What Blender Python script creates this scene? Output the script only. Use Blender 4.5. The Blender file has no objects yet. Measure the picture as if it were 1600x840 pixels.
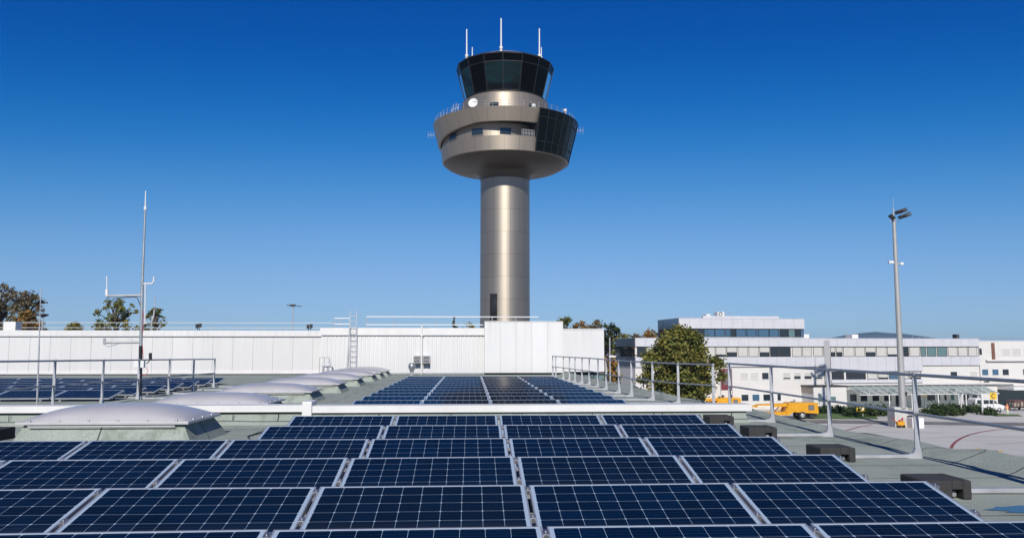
import bpy, bmesh, math, random
from mathutils import Vector, Matrix, Euler
random.seed(7)
R = math.radians
PI = math.pi
# ---------------------------------------------------------------- camera, sky, sun, exposure
S = bpy.context.scene
COL = S.collection
cam_d = bpy.data.cameras.new('camera')
cam = bpy.data.objects.new('camera', cam_d)
COL.objects.link(cam)
cam_d.lens = 28.0
cam_d.sensor_width = 36.0
cam_d.clip_start = 0.05
cam_d.clip_end = 30000
EYE = Vector((0, 0, 1.5))
cam.location = EYE
cam.rotation_euler = (R(90 + 5.65), 0, R(-2.99))
S.camera = cam
S.render.resolution_x, S.render.resolution_y = 1024, 537

SUN_EL, SUN_AZ = 34.0, 4.5            # the sun stands behind the camera, a little to its left
W = bpy.data.worlds.new('World')
S.world = W
W.use_nodes = True
wn = W.node_tree
bg = wn.nodes['Background']
sky = wn.nodes.new('ShaderNodeTexSky')
sky.sky_type = 'NISHITA'
sky.sun_disc = False
sky.sun_elevation = R(SUN_EL)
sky.sun_rotation = R(180 + SUN_AZ)
sky.altitude = 400
sky.air_density = 1.0
sky.dust_density = 0.0
sky.ozone_density = 3.0
SKY = 0.085
sc_ = wn.nodes.new('ShaderNodeVectorMath'); sc_.operation = 'SCALE'; sc_.inputs['Scale'].default_value = SKY
cv = wn.nodes.new('ShaderNodeRGBCurve')        # the deep, polarised blue of a clear autumn sky
for ch, pts in ((0, [(0, 0), (.06, .000), (.114, .001), (.141, .004), (.178, .016), (.242, .068), (.356, .165), (.552, .262), (.723, .31), (1, .38)]),
                (1, [(0, 0), (.12, .035), (.205, .080), (.246, .112), (.309, .175), (.407, .275), (.558, .385), (.753, .475), (.855, .515), (1, .57)]),
                (2, [(0, 0), (.20, .19), (.371, .375), (.434, .445), (.515, .535), (.624, .635), (.72, .71), (.79, .76), (1, .84)])):
    c_ = cv.mapping.curves[ch]
    while len(c_.points) < len(pts): c_.points.new(.5, .5)
    for q_, (x_, y_) in zip(c_.points, pts): q_.location = (x_, y_)
cv.mapping.update()
up = wn.nodes.new('ShaderNodeVectorMath'); up.operation = 'SCALE'; up.inputs['Scale'].default_value = 1/SKY
wn.links.new(sky.outputs[0], sc_.inputs[0]); wn.links.new(sc_.outputs[0], cv.inputs['Color']); wn.links.new(cv.outputs[0], up.inputs[0])
wn.links.new(up.outputs[0], bg.inputs['Color'])
bg.inputs['Strength'].default_value = SKY*0.707

sun_d = bpy.data.lights.new('sun', 'SUN')
sun_d.energy = 3.6
sun_d.angle = R(0.5)
sun_d.color = (1.0, 0.945, 0.86)
sun = bpy.data.objects.new('sun', sun_d)
COL.objects.link(sun)
sv = Vector((-math.sin(R(SUN_AZ)) * math.cos(R(SUN_EL)), -math.cos(R(SUN_AZ)) * math.cos(R(SUN_EL)), math.sin(R(SUN_EL))))
sun.rotation_euler = sv.to_track_quat('Z', 'Y').to_euler()
sun.location = (-20, -60, 60)

S.view_settings.view_transform = 'Standard'
S.view_settings.look = 'None'
S.view_settings.exposure = 0.5
S.view_settings.gamma = 1.0
S.view_settings.use_curve_mapping = False
S.cycles.max_bounces = 8
S.cycles.transparent_max_bounces = 12
try:
    S.cycles.use_denoising = True
except Exception:
    pass

# ---------------------------------------------------------------- measuring helpers (photo pixel + real distance -> point)
F = 28.0 / 36.0 * 1600.0
CM = cam.rotation_euler.to_matrix()
def ray(px, py):
    return CM @ Vector(((px - 800) / F, -(py - 420) / F, -1.0))
def at(px, py, Y):
    d = ray(px, py)
    return EYE + d * ((Y - EYE.y) / d.y)
def atz(px, py, z):
    d = ray(px, py)
    return EYE + d * ((z - EYE.z) / d.z)
def mpp(p):                              # metres per photo pixel at a point
    return -(CM.transposed() @ (Vector(p) - EYE)).z / F
GZ = -8.2                                # apron level below the roof

# ---------------------------------------------------------------- object helpers
def tag(o, label=None, cat=None, group=None, kind=None):
    if label: o['label'] = label
    if cat: o['category'] = cat
    if group: o['group'] = group
    if kind: o['kind'] = kind
    return o
def empty(name, loc=(0, 0, 0), rz=0.0, label=None, cat=None, group=None):
    o = bpy.data.objects.new(name, None)
    COL.objects.link(o)
    o.location = loc
    o.rotation_euler = (0, 0, rz)
    o.empty_display_size = 0.2
    return tag(o, label, cat, group)
def copy_tree(o, parent=None):
    c = o.copy()
    COL.objects.link(c)
    if parent is not None: c.parent = parent
    for ch in list(o.children): copy_tree(ch, c)
    return c
ORD = ['zeroth', 'first', 'second', 'third', 'fourth', 'fifth', 'sixth', 'seventh', 'eighth', 'ninth', 'tenth', 'eleventh', 'twelfth', 'thirteenth', 'fourteenth', 'fifteenth', 'sixteenth']

class MB:
    def __init__(s):
        s.v, s.f, s.m, s.sm, s.uv = [], [], [], [], {}
    def add(s, vs, fs, mi=0, smooth=False):
        b = len(s.v)
        s.v += [tuple(v) for v in vs]
        for f in fs:
            s.f.append(tuple(i + b for i in f)); s.m.append(mi); s.sm.append(smooth)
        return s
    def box(s, x0, x1, y0, y1, z0, z1, mi=0, mat=None):
        vs = [Vector(p) for p in ((x0,y0,z0),(x1,y0,z0),(x1,y1,z0),(x0,y1,z0),(x0,y0,z1),(x1,y0,z1),(x1,y1,z1),(x0,y1,z1))]
        if mat is not None: vs = [mat @ v for v in vs]
        return s.add(vs, [(0,3,2,1),(4,5,6,7),(0,1,5,4),(1,2,6,5),(2,3,7,6),(3,0,4,7)], mi)
    def bbox(s, x0, x1, y0, y1, z0, z1, b=0.01, mi=0, mat=None):   # box with bevelled edges
        bm = bmesh.new()
        bmesh.ops.create_cube(bm, size=1.0)
        for v in bm.verts:
            v.co = Vector(((x0+x1)/2 + v.co.x*(x1-x0), (y0+y1)/2 + v.co.y*(y1-y0), (z0+z1)/2 + v.co.z*(z1-z0)))
        bmesh.ops.bevel(bm, geom=bm.edges[:], offset=b, segments=2, affect='EDGES', profile=0.5)
        bm.verts.index_update()
        vs = [v.co.copy() for v in bm.verts]
        if mat is not None: vs = [mat @ v for v in vs]
        s.add(vs, [tuple(v.index for v in f.verts) for f in bm.faces], mi)
        bm.free()
        return s
    def tube(s, p0, p1, r0, r1=None, n=8, mi=0, caps=True, smooth=True):
        p0, p1 = Vector(p0), Vector(p1)
        r1 = r0 if r1 is None else r1
        d = (p1 - p0).normalized()
        a = d.orthogonal().normalized(); b = d.cross(a)
        vs, fs = [], []
        for p, r in ((p0, r0), (p1, r1)):
            for i in range(n):
                t = 2*PI*i/n
                vs.append(p + (a*math.cos(t) + b*math.sin(t))*r)
        for i in range(n):
            j = (i+1) % n
            fs.append((i, j, n+j, n+i))
        s.add(vs, fs, mi, smooth)
        if caps:
            s.add(vs[:n], [tuple(reversed(range(n)))], mi); s.add(vs[n:], [tuple(range(n))], mi)
        return s
    def path(s, pts, r, n=8, mi=0):
        for a, b in zip(pts[:-1], pts[1:]): s.tube(a, b, r, n=n, mi=mi)
        return s
    def bar(s, p0, p1, w, t, mi=0):       # rectangular bar, w across in the horizontal, t the other way
        p0, p1 = Vector(p0), Vector(p1)
        d = (p1 - p0).normalized()
        a = d.cross(Vector((0,0,1)))
        a = Vector((1,0,0)) if a.length < 1e-4 else a.normalized()
        b = a.cross(d)
        vs = [p + a*sx*w/2 + b*sy*t/2 for p in (p0, p1) for sx, sy in ((-1,-1),(1,-1),(1,1),(-1,1))]
        return s.add(vs, [(0,1,2,3),(7,6,5,4),(0,4,5,1),(1,5,6,2),(2,6,7,3),(3,7,4,0)], mi)
    def lathe(s, prof, n=64, mi=0, c=(0,0), a0=0.0, a1=360.0, smooth=True, hard=False):
        if hard:
            for p, q in zip(prof[:-1], prof[1:]): s.lathe([p, q], n, mi, c, a0, a1, smooth)
            return s
        # prof: list of (r, z) or functions of azimuth; az 0 faces the camera (-Y), positive to +X
        full = abs(a1 - a0 - 360) < 1e-6
        cols = n if full else n + 1
        vs = []
        for i in range(cols):
            az = a0 + (a1 - a0)*i/n
            for r, z in prof:
                rr = r(az) if callable(r) else r
                zz = z(az) if callable(z) else z
                vs.append((c[0] + rr*math.sin(R(az)), c[1] - rr*math.cos(R(az)), zz))
        k = len(prof); fs = []
        for i in range(n):
            j = (i+1) % cols
            for q in range(k-1):
                fs.append((i*k+q, j*k+q, j*k+q+1, i*k+q+1))
        return s.add(vs, fs, mi, smooth)
    def prism(s, pts, x0, x1, axis='x', mi=0):   # pts in the plane across the axis
        def P(u, v, w):
            return {'x': (w, u, v), 'y': (u, w, v), 'z': (u, v, w)}[axis]
        n = len(pts)
        vs = [P(u, v, x0) for u, v in pts] + [P(u, v, x1) for u, v in pts]
        fs = [tuple(range(n)), tuple(range(2*n-1, n-1, -1))] + [((i), n+i, n+(i+1) % n, (i+1) % n) for i in range(n)]
        return s.add(vs, fs, mi)
    def sphere(s, c, rx, ry=None, rz=None, n=12, m=8, mi=0):
        ry = rx if ry is None else ry; rz = rx if rz is None else rz
        vs, fs = [], []
        for j in range(m+1):
            t = PI*j/m
            for i in range(n):
                a = 2*PI*i/n
                vs.append((c[0]+rx*math.sin(t)*math.cos(a), c[1]+ry*math.sin(t)*math.sin(a), c[2]+rz*math.cos(t)))
        for j in range(m):
            for i in range(n):
                k = (i+1) % n
                fs.append((j*n+i, (j+1)*n+i, (j+1)*n+k, j*n+k))
        return s.add(vs, fs, mi, True)
    def mesh(s, name, mats):
        me = bpy.data.meshes.new(name)
        me.from_pydata(s.v, [], s.f)
        if not isinstance(mats, (list, tuple)): mats = [mats]
        for m in mats: me.materials.append(m)
        me.polygons.foreach_set('material_index', s.m)
        me.polygons.foreach_set('use_smooth', s.sm)
        me.update()
        return me
    def build(s, name, mats, parent=None, fix=True):
        me = s.mesh(name, mats)
        if fix:
            bm = bmesh.new(); bm.from_mesh(me)
            bmesh.ops.recalc_face_normals(bm, faces=bm.faces[:])
            bm.to_mesh(me); bm.free()
        o = bpy.data.objects.new(name, me)
        COL.objects.link(o)
        if parent is not None: o.parent = parent
        return o

# ---------------------------------------------------------------- materials
class NT:
    def __init__(s, m):
        s.t = m.node_tree; s.n = s.t.nodes; s.l = s.t.links
        s.b = s.n['Principled BSDF']
    def new(s, t, **kw):
        x = s.n.new(t)
        for k, v in kw.items(): setattr(x, k, v)
        return x
    def link(s, a, b): s.l.new(a, b)
    def math(s, op, a, b=None, c=None):
        x = s.n.new('ShaderNodeMath'); x.operation = op
        for i, v in enumerate((a, b, c)):
            if v is None: continue
            if isinstance(v, (int, float)): x.inputs[i].default_value = v
            else: s.l.new(v, x.inputs[i])
        return x.outputs[0]
    def mix(s, fac, a, b, mode='MIX'):
        x = s.n.new('ShaderNodeMix'); x.data_type = 'RGBA'; x.blend_type = mode
        for i, v in ((0, fac), (6, a), (7, b)):
            if isinstance(v, (int, float)): x.inputs[i].default_value = v
            elif isinstance(v, (tuple, list)): x.inputs[i].default_value = (*v[:3], 1)
            else: s.l.new(v, x.inputs[i])
        return x.outputs[2]
    def coords(s, kind='Object', scale=(1, 1, 1)):
        tc = s.n.new('ShaderNodeTexCoord'); mp = s.n.new('ShaderNodeMapping')
        mp.inputs['Scale'].default_value = scale
        s.l.new(tc.outputs[kind], mp.inputs[0])
        return mp.outputs[0]
    def noise(s, vec, scale, detail=4, rough=0.6):
        x = s.n.new('ShaderNodeTexNoise')
        x.inputs['Scale'].default_value = scale; x.inputs['Detail'].default_value = detail; x.inputs['Roughness'].default_value = rough
        s.l.new(vec, x.inputs['Vector'])
        return x.outputs['Fac']
    def ramp(s, fac, stops):
        x = s.n.new('ShaderNodeValToRGB')
        e = x.color_ramp.elements
        while len(e) < len(stops): e.new(0.5)
        for i, (p, c) in enumerate(stops):
            e[i].position = p; e[i].color = (*c, 1) if len(c) == 3 else c
        s.l.new(fac, x.inputs[0])
        return x.outputs[0]
    def bump(s, h, strength=0.3, dist=0.02):
        x = s.n.new('ShaderNodeBump')
        x.inputs['Strength'].default_value = strength; x.inputs['Distance'].default_value = dist
        s.l.new(h, x.inputs['Height']); s.l.new(x.outputs[0], s.b.inputs['Normal'])

def base_mat(name, col, rough=0.6, metal=0.0, spec=0.5):
    m = bpy.data.materials.new(name); m.use_nodes = True
    b = m.node_tree.nodes['Principled BSDF']
    b.inputs['Base Color'].default_value = (*col, 1)
    b.inputs['Roughness'].default_value = rough
    b.inputs['Metallic'].default_value = metal
    b.inputs['Specular IOR Level'].default_value = spec
    return m
def worn(name, col, rough=0.6, metal=0.0, var=0.15, scale=1.5, bump=0.0, spec=0.5, stain=None, streak=False):
    m = base_mat(name, col, rough, metal, spec)
    t = NT(m)
    v = t.coords('Object', (1, 1, 0.15) if streak else (1, 1, 1))
    n1 = t.noise(v, scale, 6, 0.65)
    n2 = t.noise(t.coords(), scale*14, 3, 0.6)
    lo = tuple(c*(1-var) for c in (stain or col)); hi = tuple(min(1, c*(1+var*0.6)) for c in col)
    c = t.ramp(n1, [(0.3, lo), (0.65, hi)])
    c = t.mix(t.math('MULTIPLY', n2, var*0.8), c, tuple(x*0.7 for x in col))
    t.link(c, t.b.inputs['Base Color'])
    rr = t.math('MULTIPLY_ADD', n1, 0.25, max(0.02, rough-0.12))
    t.link(rr, t.b.inputs['Roughness'])
    if bump: t.bump(n2, bump, 0.01)
    return m

def weathered_sheet(name, col, ztop_):
    m = worn(name, col, 0.5, 0.0, 0.06, 0.5, streak=True)
    t = NT(m)
    src = t.b.inputs['Base Color'].links[0].from_socket
    g_ = t.new('ShaderNodeNewGeometry')
    tc = t.new('ShaderNodeTexCoord'); sx_ = t.new('ShaderNodeSeparateXYZ'); t.link(tc.outputs['Object'], sx_.inputs[0])
    st = t.noise(t.coords('Object', (5, 5, 0.10)), 1.0, 5, 0.7)
    top = t.math('MAXIMUM', t.math('MULTIPLY_ADD', sx_.outputs[2], 0.9, 1.0 - 0.9*ztop_), 0.0)
    low = t.math('MAXIMUM', t.math('MULTIPLY_ADD', sx_.outputs[2], -1.4, 0.8), 0.0)
    k = t.math('MULTIPLY', t.math('MAXIMUM', t.math('SUBTRACT', st, 0.47), 0.0), t.math('ADD', t.math('MULTIPLY', top, 0.6), t.math('ADD', t.math('MULTIPLY', low, 0.5), 0.10)))
    c = t.mix(t.math('MULTIPLY', g_.outputs['Random Per Island'], 0.10), src, tuple(x*0.75 for x in col))
    c = t.mix(k, c, (0.22, 0.20, 0.17))
    t.link(c, t.b.inputs['Base Color'])
    return m
M = {}
M['alu'] = worn('aluminium', (0.42, 0.43, 0.45), 0.38, 0.85, 0.12, 3)
M['galv'] = worn('galvanised_steel', (0.41, 0.42, 0.44), 0.5, 0.35, 0.18, 5)
M['galv_rail'] = worn('galvanised_rail', (0.36, 0.38, 0.40), 0.45, 0.55, 0.2, 5)
M['white_sheet'] = weathered_sheet('white_sheet_metal', (0.61, 0.61, 0.61), 2.4)
M['white_sheet2'] = weathered_sheet('white_panel', (0.58, 0.58, 0.58), 2.2)
M['coping'] = worn('white_coping', (0.62, 0.615, 0.61), 0.42, 0.0, 0.07, 1.2)
M['joint'] = base_mat('joint', (0.30, 0.30, 0.29), 0.8)
M['dark'] = base_mat('dark_void', (0.012, 0.013, 0.014), 0.7)
M['sky_frame'] = worn('skylight_frame', (0.47, 0.465, 0.475), 0.45, 0.2, 0.1, 3)
M['black_plastic'] = base_mat('black_plastic', (0.02, 0.02, 0.022), 0.5)
M['rubber'] = worn('recycled_rubber', (0.033, 0.033, 0.034), 0.85, 0.0, 0.35, 9, bump=0.6)
M['yellow'] = worn('yellow_paint', (0.62, 0.30, 0.010), 0.38, 0.0, 0.12, 2)
M['yellow_sign'] = base_mat('yellow_sign_paint', (0.66, 0.42, 0.03), 0.5)
M['red'] = base_mat('red_paint', (0.45, 0.03, 0.02), 0.5)
M['rust_red'] = worn('rusty_red_paint', (0.14, 0.045, 0.035), 0.7, 0, .3, 2)
M['orange'] = base_mat('orange_paint', (0.75, 0.20, 0.03), 0.5)
M['white_paint'] = worn('white_paint', (0.64, 0.64, 0.63), 0.4, 0.0, 0.05, 2)
M['tyre'] = base_mat('tyre_rubber', (0.02, 0.02, 0.02), 0.85)
M['concrete'] = worn('concrete', (0.46, 0.455, 0.44), 0.85, 0.0, 0.22, 1.6, bump=0.2)
M['render'] = worn('cream_render', (0.56, 0.545, 0.525), 0.8, 0.0, 0.06, 0.5)
M['clad'] = worn('pale_metal_cladding', (0.54, 0.54, 0.57), 0.4, 0.15, 0.06, 0.6)
M['clad_side'] = worn('sky_tinted_cladding', (0.11, 0.17, 0.25), 0.22, 0.5, 0.15, 0.6)  # dark blue of the reflected sky put into the base colour
M['pilaster'] = worn('pilaster_sheet', (0.36, 0.36, 0.37), 0.5, 0.1, 0.08, 0.6)
M['blind'] = worn('window_blind', (0.46, 0.455, 0.43), 0.7, 0.0, 0.06, 0.8)
M['frame_dark'] = base_mat('dark_window_frame', (0.016, 0.018, 0.020), 0.5, 0, .3)
M['frame_white'] = base_mat('white_window_frame', (0.62, 0.62, 0.61), 0.5)
M['brown'] = worn('brown_render', (0.30, 0.25, 0.21), 0.8, 0.0, 0.1, 1)

def glass_mat(name, col, rough=0.03, spec=0.7):
    m = base_mat(name, col, rough, 0.0, spec)
    t = NT(m)
    n = t.noise(t.coords('Object'), 0.9, 2, 0.5)
    t.bump(n, 0.05, 0.05)
    return m
M['glass'] = glass_mat('dark_window_glass', (0.018, 0.026, 0.034))
M['glass_teal'] = glass_mat('teal_window_glass', (0.10, 0.17, 0.18))
M['glass_blue'] = glass_mat('blue_window_glass', (0.05, 0.11, 0.18))
M['cab_blind'] = glass_mat('cab_glass_with_black_blind', (0.0015, 0.002, 0.0025), 0.05, 0.05)
M['bay_glass'] = glass_mat('bay_dark_glass', (0.001, 0.004, 0.005), 0.03, 0.12)

def tinted(name, tint, frost=0.0):
    m = bpy.data.materials.new(name); m.use_nodes = True
    t = m.node_tree; n = t.nodes; n.clear()
    out = n.new('ShaderNodeOutputMaterial'); mx = n.new('ShaderNodeMixShader')
    tr = n.new('ShaderNodeBsdfTransparent'); tr.inputs[0].default_value = (*tint, 1)
    gl = n.new('ShaderNodeBsdfGlossy'); gl.inputs['Roughness'].default_value = 0.02
    gl.inputs['Color'].default_value = (0.8, 0.85, 0.9, 1)
    fr = n.new('ShaderNodeFresnel'); fr.inputs['IOR'].default_value = 1.35
    base = tr.outputs[0]
    if frost:
        df = n.new('ShaderNodeBsdfDiffuse'); df.inputs[0].default_value = (.38, .45, .43, 1)
        m2 = n.new('ShaderNodeMixShader'); m2.inputs[0].default_value = frost
        t.links.new(tr.outputs[0], m2.inputs[1]); t.links.new(df.outputs[0], m2.inputs[2]); base = m2.outputs[0]
    t.links.new(fr.outputs[0], mx.inputs[0]); t.links.new(base, mx.inputs[1]); t.links.new(gl.outputs[0], mx.inputs[2])
    t.links.new(mx.outputs[0], out.inputs[0])
    return m
M['cab_clear'] = tinted('cab_tinted_glass', (0.50, 0.70, 0.73))
M['canopy_glass'] = tinted('canopy_glass', (0.58, 0.64, 0.62), frost=.36)

# brushed champagne metal of the tower with cladding joints (object coords: metres, z up)
def tower_metal(name, col, hz, nv, rough=0.36, metal=0.75, aniso=0.0):
    m = base_mat(name, col, rough, metal)
    t = NT(m)
    tc = t.new('ShaderNodeTexCoord'); sx = t.new('ShaderNodeSeparateXYZ')
    t.link(tc.outputs['Object'], sx.inputs[0])
    ang = t.math('ARCTAN2', sx.outputs[0], sx.outputs[1])
    fv = t.math('FRACT', t.math('MULTIPLY_ADD', ang, nv/(2*PI), 50.25))
    fz = t.math('FRACT', t.math('MULTIPLY', sx.outputs[2], 1.0/hz))
    lv = t.math('LESS_THAN', t.math('ABSOLUTE', t.math('SUBTRACT', fv, 0.5)), 0.012)
    lz = t.math('LESS_THAN', fz, 0.05/hz)
    ln = t.math('MAXIMUM', lv, lz)
    cell = t.math('ADD', t.math('FLOOR', t.math('MULTIPLY_ADD', ang, nv/(2*PI), 50.25)), t.math('MULTIPLY', t.math('FLOOR', t.math('MULTIPLY', sx.outputs[2], 1.0/hz)), 7.31))
    wn_ = t.new('ShaderNodeTexWhiteNoise', noise_dimensions='1D'); t.link(cell, wn_.inputs['W'])
    n1 = t.noise(t.coords('Object', (1, 1, 0.06)), 1.2, 4, 0.6)
    c = t.mix(wn_.outputs['Value'], tuple(x*0.94 for x in col), tuple(x*1.05 for x in col))
    c = t.mix(t.math('MULTIPLY', n1, 0.25), c, tuple(x*0.7 for x in col))
    c = t.mix(t.math('MULTIPLY', ln, 0.7), c, tuple(x*0.35 for x in col))
    t.link(c, t.b.inputs['Base Color'])
    t.link(t.math('MULTIPLY_ADD', n1, 0.14, rough-0.07), t.b.inputs['Roughness'])
    if aniso:                             # brushed sheets: highlights stretch up the wall
        tg = t.new('ShaderNodeTangent'); tg.direction_type = 'RADIAL'; tg.axis = 'Z'
        t.link(tg.outputs[0], t.b.inputs['Tangent'])
        t.b.inputs['Anisotropic'].default_value = aniso; t.b.inputs['Anisotropic Rotation'].default_value = 0.25
    return m
M['tower'] = tower_metal('tower_shaft_metal', (0.37, 0.33, 0.275), 3.35, 9, 0.50, 0.85, 0.45)
M['tower_ring'] = tower_metal('tower_ring_metal', (0.31, 0.27, 0.22), 60.0, 28, 0.50, 0.65, 0.5)
M['tower_under'] = tower_metal('tower_underside_painted_shade', (0.065, 0.055, 0.042), 60.0, 40, 0.45, 0.4)  # shade under the bowl put into a darker copy of the tower metal

# solar cells: uv in metres on the face, 10 x 6 pseudo-square cells
def cell_mat():
    m = base_mat('solar_cells', (0.005, 0.012, 0.035), 0.07, 0.0, 0.5)
    m.node_tree.nodes['Principled BSDF'].inputs['IOR'].default_value = 1.16   # anti-reflective, lightly textured glass
    t = NT(m)
    uv = t.new('ShaderNodeUVMap'); sx = t.new('ShaderNodeSeparateXYZ'); t.link(uv.outputs[0], sx.inputs[0])
    u = t.math('MULTIPLY', sx.outputs[0], 1/0.1545); v = t.math('MULTIPLY', sx.outputs[1], 1/0.1575)
    fu = t.math('ABSOLUTE', t.math('SUBTRACT', t.math('FRACT', u), 0.5)); fv = t.math('ABSOLUTE', t.math('SUBTRACT', t.math('FRACT', v), 0.5))
    gap = t.math('MAXIMUM', t.math('GREATER_THAN', fu, 0.4925), t.math('GREATER_THAN', fv, 0.4930))
    dia = t.math('GREATER_THAN', t.math('ADD', fu, fv), 0.93)
    inu = t.math('MULTIPLY', t.math('GREATER_THAN', u, 0.0), t.math('LESS_THAN', u, 10.0))
    inv = t.math('MULTIPLY', t.math('GREATER_THAN', v, 0.0), t.math('LESS_THAN', v, 6.0))
    inside = t.math('MULTIPLY', inu, inv)
    white = t.math('MAXIMUM', t.math('MAXIMUM', gap, dia), t.math('SUBTRACT', 1.0, inside))
    bus = t.math('LESS_THAN', t.math('ABSOLUTE', t.math('SUBTRACT', t.math('FRACT', t.math('MULTIPLY', v, 4.0)), 0.5)), 0.035)
    info = t.new('ShaderNodeObjectInfo')
    cid = t.math('ADD', t.math('ADD', t.math('FLOOR', u), t.math('MULTIPLY', t.math('FLOOR', v), 13.7)), t.math('MULTIPLY', info.outputs['Random'], 91.0))
    wn_ = t.new('ShaderNodeTexWhiteNoise', noise_dimensions='1D'); t.link(cid, wn_.inputs['W'])
    c = t.mix(wn_.outputs['Value'], (0.0001, 0.0068, 0.0230), (0.0003, 0.0110, 0.0370))
    c = t.mix(t.math('MULTIPLY', info.outputs['Random'], 0.35), c, (0.0003, 0.005, 0.012))
    c = t.mix(t.math('MULTIPLY', bus, 0.10), c, (0.25, 0.28, 0.32))
    c = t.mix(white, c, (0.30, 0.39, 0.50))
    ds = t.noise(t.coords('Object'), 1.3, 5, 0.7)
    edge = t.math('SUBTRACT', 1.0, t.math('MULTIPLY', v, 0.5))          # dust that gathers along the lower frame
    dust = t.math('MULTIPLY', t.math('ADD', t.math('MULTIPLY', ds, 0.007), t.math('MAXIMUM', t.math('MULTIPLY', edge, 0.035), 0.0)), t.math('ADD', 0.35, info.outputs['Random']))
    vo = t.new('ShaderNodeTexVoronoi'); vo.inputs['Scale'].default_value = 1.1
    mp_ = t.new('ShaderNodeVectorMath', operation='ADD'); cb = t.new('ShaderNodeCombineXYZ'); t.link(t.math('MULTIPLY', info.outputs['Random'], 57.0), cb.inputs[0]); t.link(t.math('MULTIPLY', info.outputs['Random'], 23.0), cb.inputs[1])
    t.link(uv.outputs[0], mp_.inputs[0]); t.link(cb.outputs[0], mp_.inputs[1]); t.link(mp_.outputs[0], vo.inputs['Vector'])
    spot = t.math('MULTIPLY', t.math('LESS_THAN', t.math('ADD', vo.outputs['Distance'], t.math('MULTIPLY', t.noise(uv.outputs[0], 60, 2, .5), 0.02)), 0.026), 0.5)
    c = t.mix(t.math('MAXIMUM', dust, spot), c, (0.42, 0.43, 0.42))
    t.link(c, t.b.inputs['Base Color'])
    dn = t.noise(t.coords('Object'), 3.0, 5, 0.7)
    gl = t.new('ShaderNodeBsdfGlossy'); t.link(t.math('MULTIPLY_ADD', dn, 0.12, 0.03), gl.inputs['Roughness'])
    df = t.new('ShaderNodeBsdfDiffuse'); t.link(c, df.inputs[0])
    fr = t.new('ShaderNodeFresnel'); fr.inputs['IOR'].default_value = 1.32
    mx = t.new('ShaderNodeMixShader'); t.link(t.math('MULTIPLY', fr.outputs[0], 0.5), mx.inputs[0])   # textured anti-reflective glass
    t.link(df.outputs[0], mx.inputs[1]); t.link(gl.outputs[0], mx.inputs[2])
    out = [x for x in t.n if x.type == 'OUTPUT_MATERIAL'][0]; t.link(mx.outputs[0], out.inputs[0])
    return m
M['cells'] = cell_mat()

# mineral felt roofing with lapped seams
def felt_mat():
    m = base_mat('mineral_felt', (0.30, 0.34, 0.31), 0.95, 0.0, 0.1)
    t = NT(m)
    v = t.coords('Object')
    n1 = t.noise(v, 0.55, 6, 0.7); n2 = t.noise(v, 70, 3, 0.75); n3 = t.noise(v, 6, 5, 0.7)
    c = t.ramp(n1, [(0.3, (0.15, 0.185, 0.155)), (0.5, (0.28, 0.33, 0.28)), (0.72, (0.38, 0.42, 0.365))])
    c = t.mix(t.math('MULTIPLY', n3, 0.5), c, (0.20, 0.235, 0.20))
    c = t.mix(t.ramp(n2, [(0.35, (0, 0, 0)), (0.7, (1, 1, 1))]), t.mix(0.6, c, (0.14, 0.16, 0.15)), t.mix(0.35, c, (0.60, 0.63, 0.60)))
    n4 = t.noise(t.coords('Object', (1, .45, 1)), 0.9, 5, 0.75)
    c = t.mix(t.ramp(n4, [(0.54, (0, 0, 0)), (0.64, (.55, .55, .55))]), c, (0.13, 0.155, 0.125))
    br = t.new('ShaderNodeTexBrick'); br.inputs['Scale'].default_value = 1.0
    br.inputs['Brick Width'].default_value = 7.5; br.inputs['Row Height'].default_value = 1.02; br.inputs['Mortar Size'].default_value = 0.014
    wob = t.new('ShaderNodeVectorMath', operation='ADD')
    nz = t.new('ShaderNodeTexNoise'); nz.inputs['Scale'].default_value = 1.1; t.link(v, nz.inputs['Vector'])
    sc = t.new('ShaderNodeVectorMath', operation='SCALE'); sc.inputs['Scale'].default_value = 0.06; t.link(nz.outputs['Color'], sc.inputs[0])
    t.link(v, wob.inputs[0]); t.link(sc.outputs[0], wob.inputs[1]); t.link(wob.outputs[0], br.inputs['Vector'])
    c = t.mix(t.math('MULTIPLY', br.outputs['Fac'], 0.85), c, (0.035, 0.038, 0.038))
    t.link(c, t.b.inputs['Base Color'])
    t.bump(t.math('ADD', t.math('MULTIPLY', n2, 0.5), br.outputs['Fac']), 0.5, 0.006)
    return m
M['felt'] = felt_mat()

def apron_mat():
    m = base_mat('apron_concrete', (0.40, 0.39, 0.37), 0.85, 0.0, 0.3)
    t = NT(m)
    v = t.coords('Object')
    n1 = t.noise(v, 0.05, 6, 0.65); n2 = t.noise(v, 0.6, 6, 0.7); n3 = t.noise(t.coords('Object', (0.08, 0.6, 1)), 0.5, 4, 0.6)
    c = t.ramp(n1, [(0.3, (0.42, 0.415, 0.40)), (0.7, (0.54, 0.53, 0.505))])
    c = t.mix(t.math('MULTIPLY', n2, 0.4), c, (0.42, 0.40, 0.38))
    c = t.mix(t.ramp(n3, [(0.58, (0, 0, 0)), (0.70, (0.5, 0.5, 0.5))]), c, (0.22, 0.215, 0.21))
    br = t.new('ShaderNodeTexBrick'); br.offset = 0.0
    br.inputs['Scale'].default_value = 1.0; br.inputs['Brick Width'].default_value = 7.5; br.inputs['Row Height'].default_value = 7.5; br.inputs['Mortar Size'].default_value = 0.035
    t.link(v, br.inputs['Vector'])
    c = t.mix(t.math('MULTIPLY', br.outputs['Fac'], 0.5), c, (0.12, 0.12, 0.12))
    t.link(c, t.b.inputs['Base Color'])
    t.bump(n2, 0.1, 0.02)
    return m
M['apron'] = apron_mat()
M['asphalt'] = worn('asphalt', (0.16, 0.155, 0.15), 0.9, 0.0, 0.3, 0.5, bump=0.2)
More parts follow.
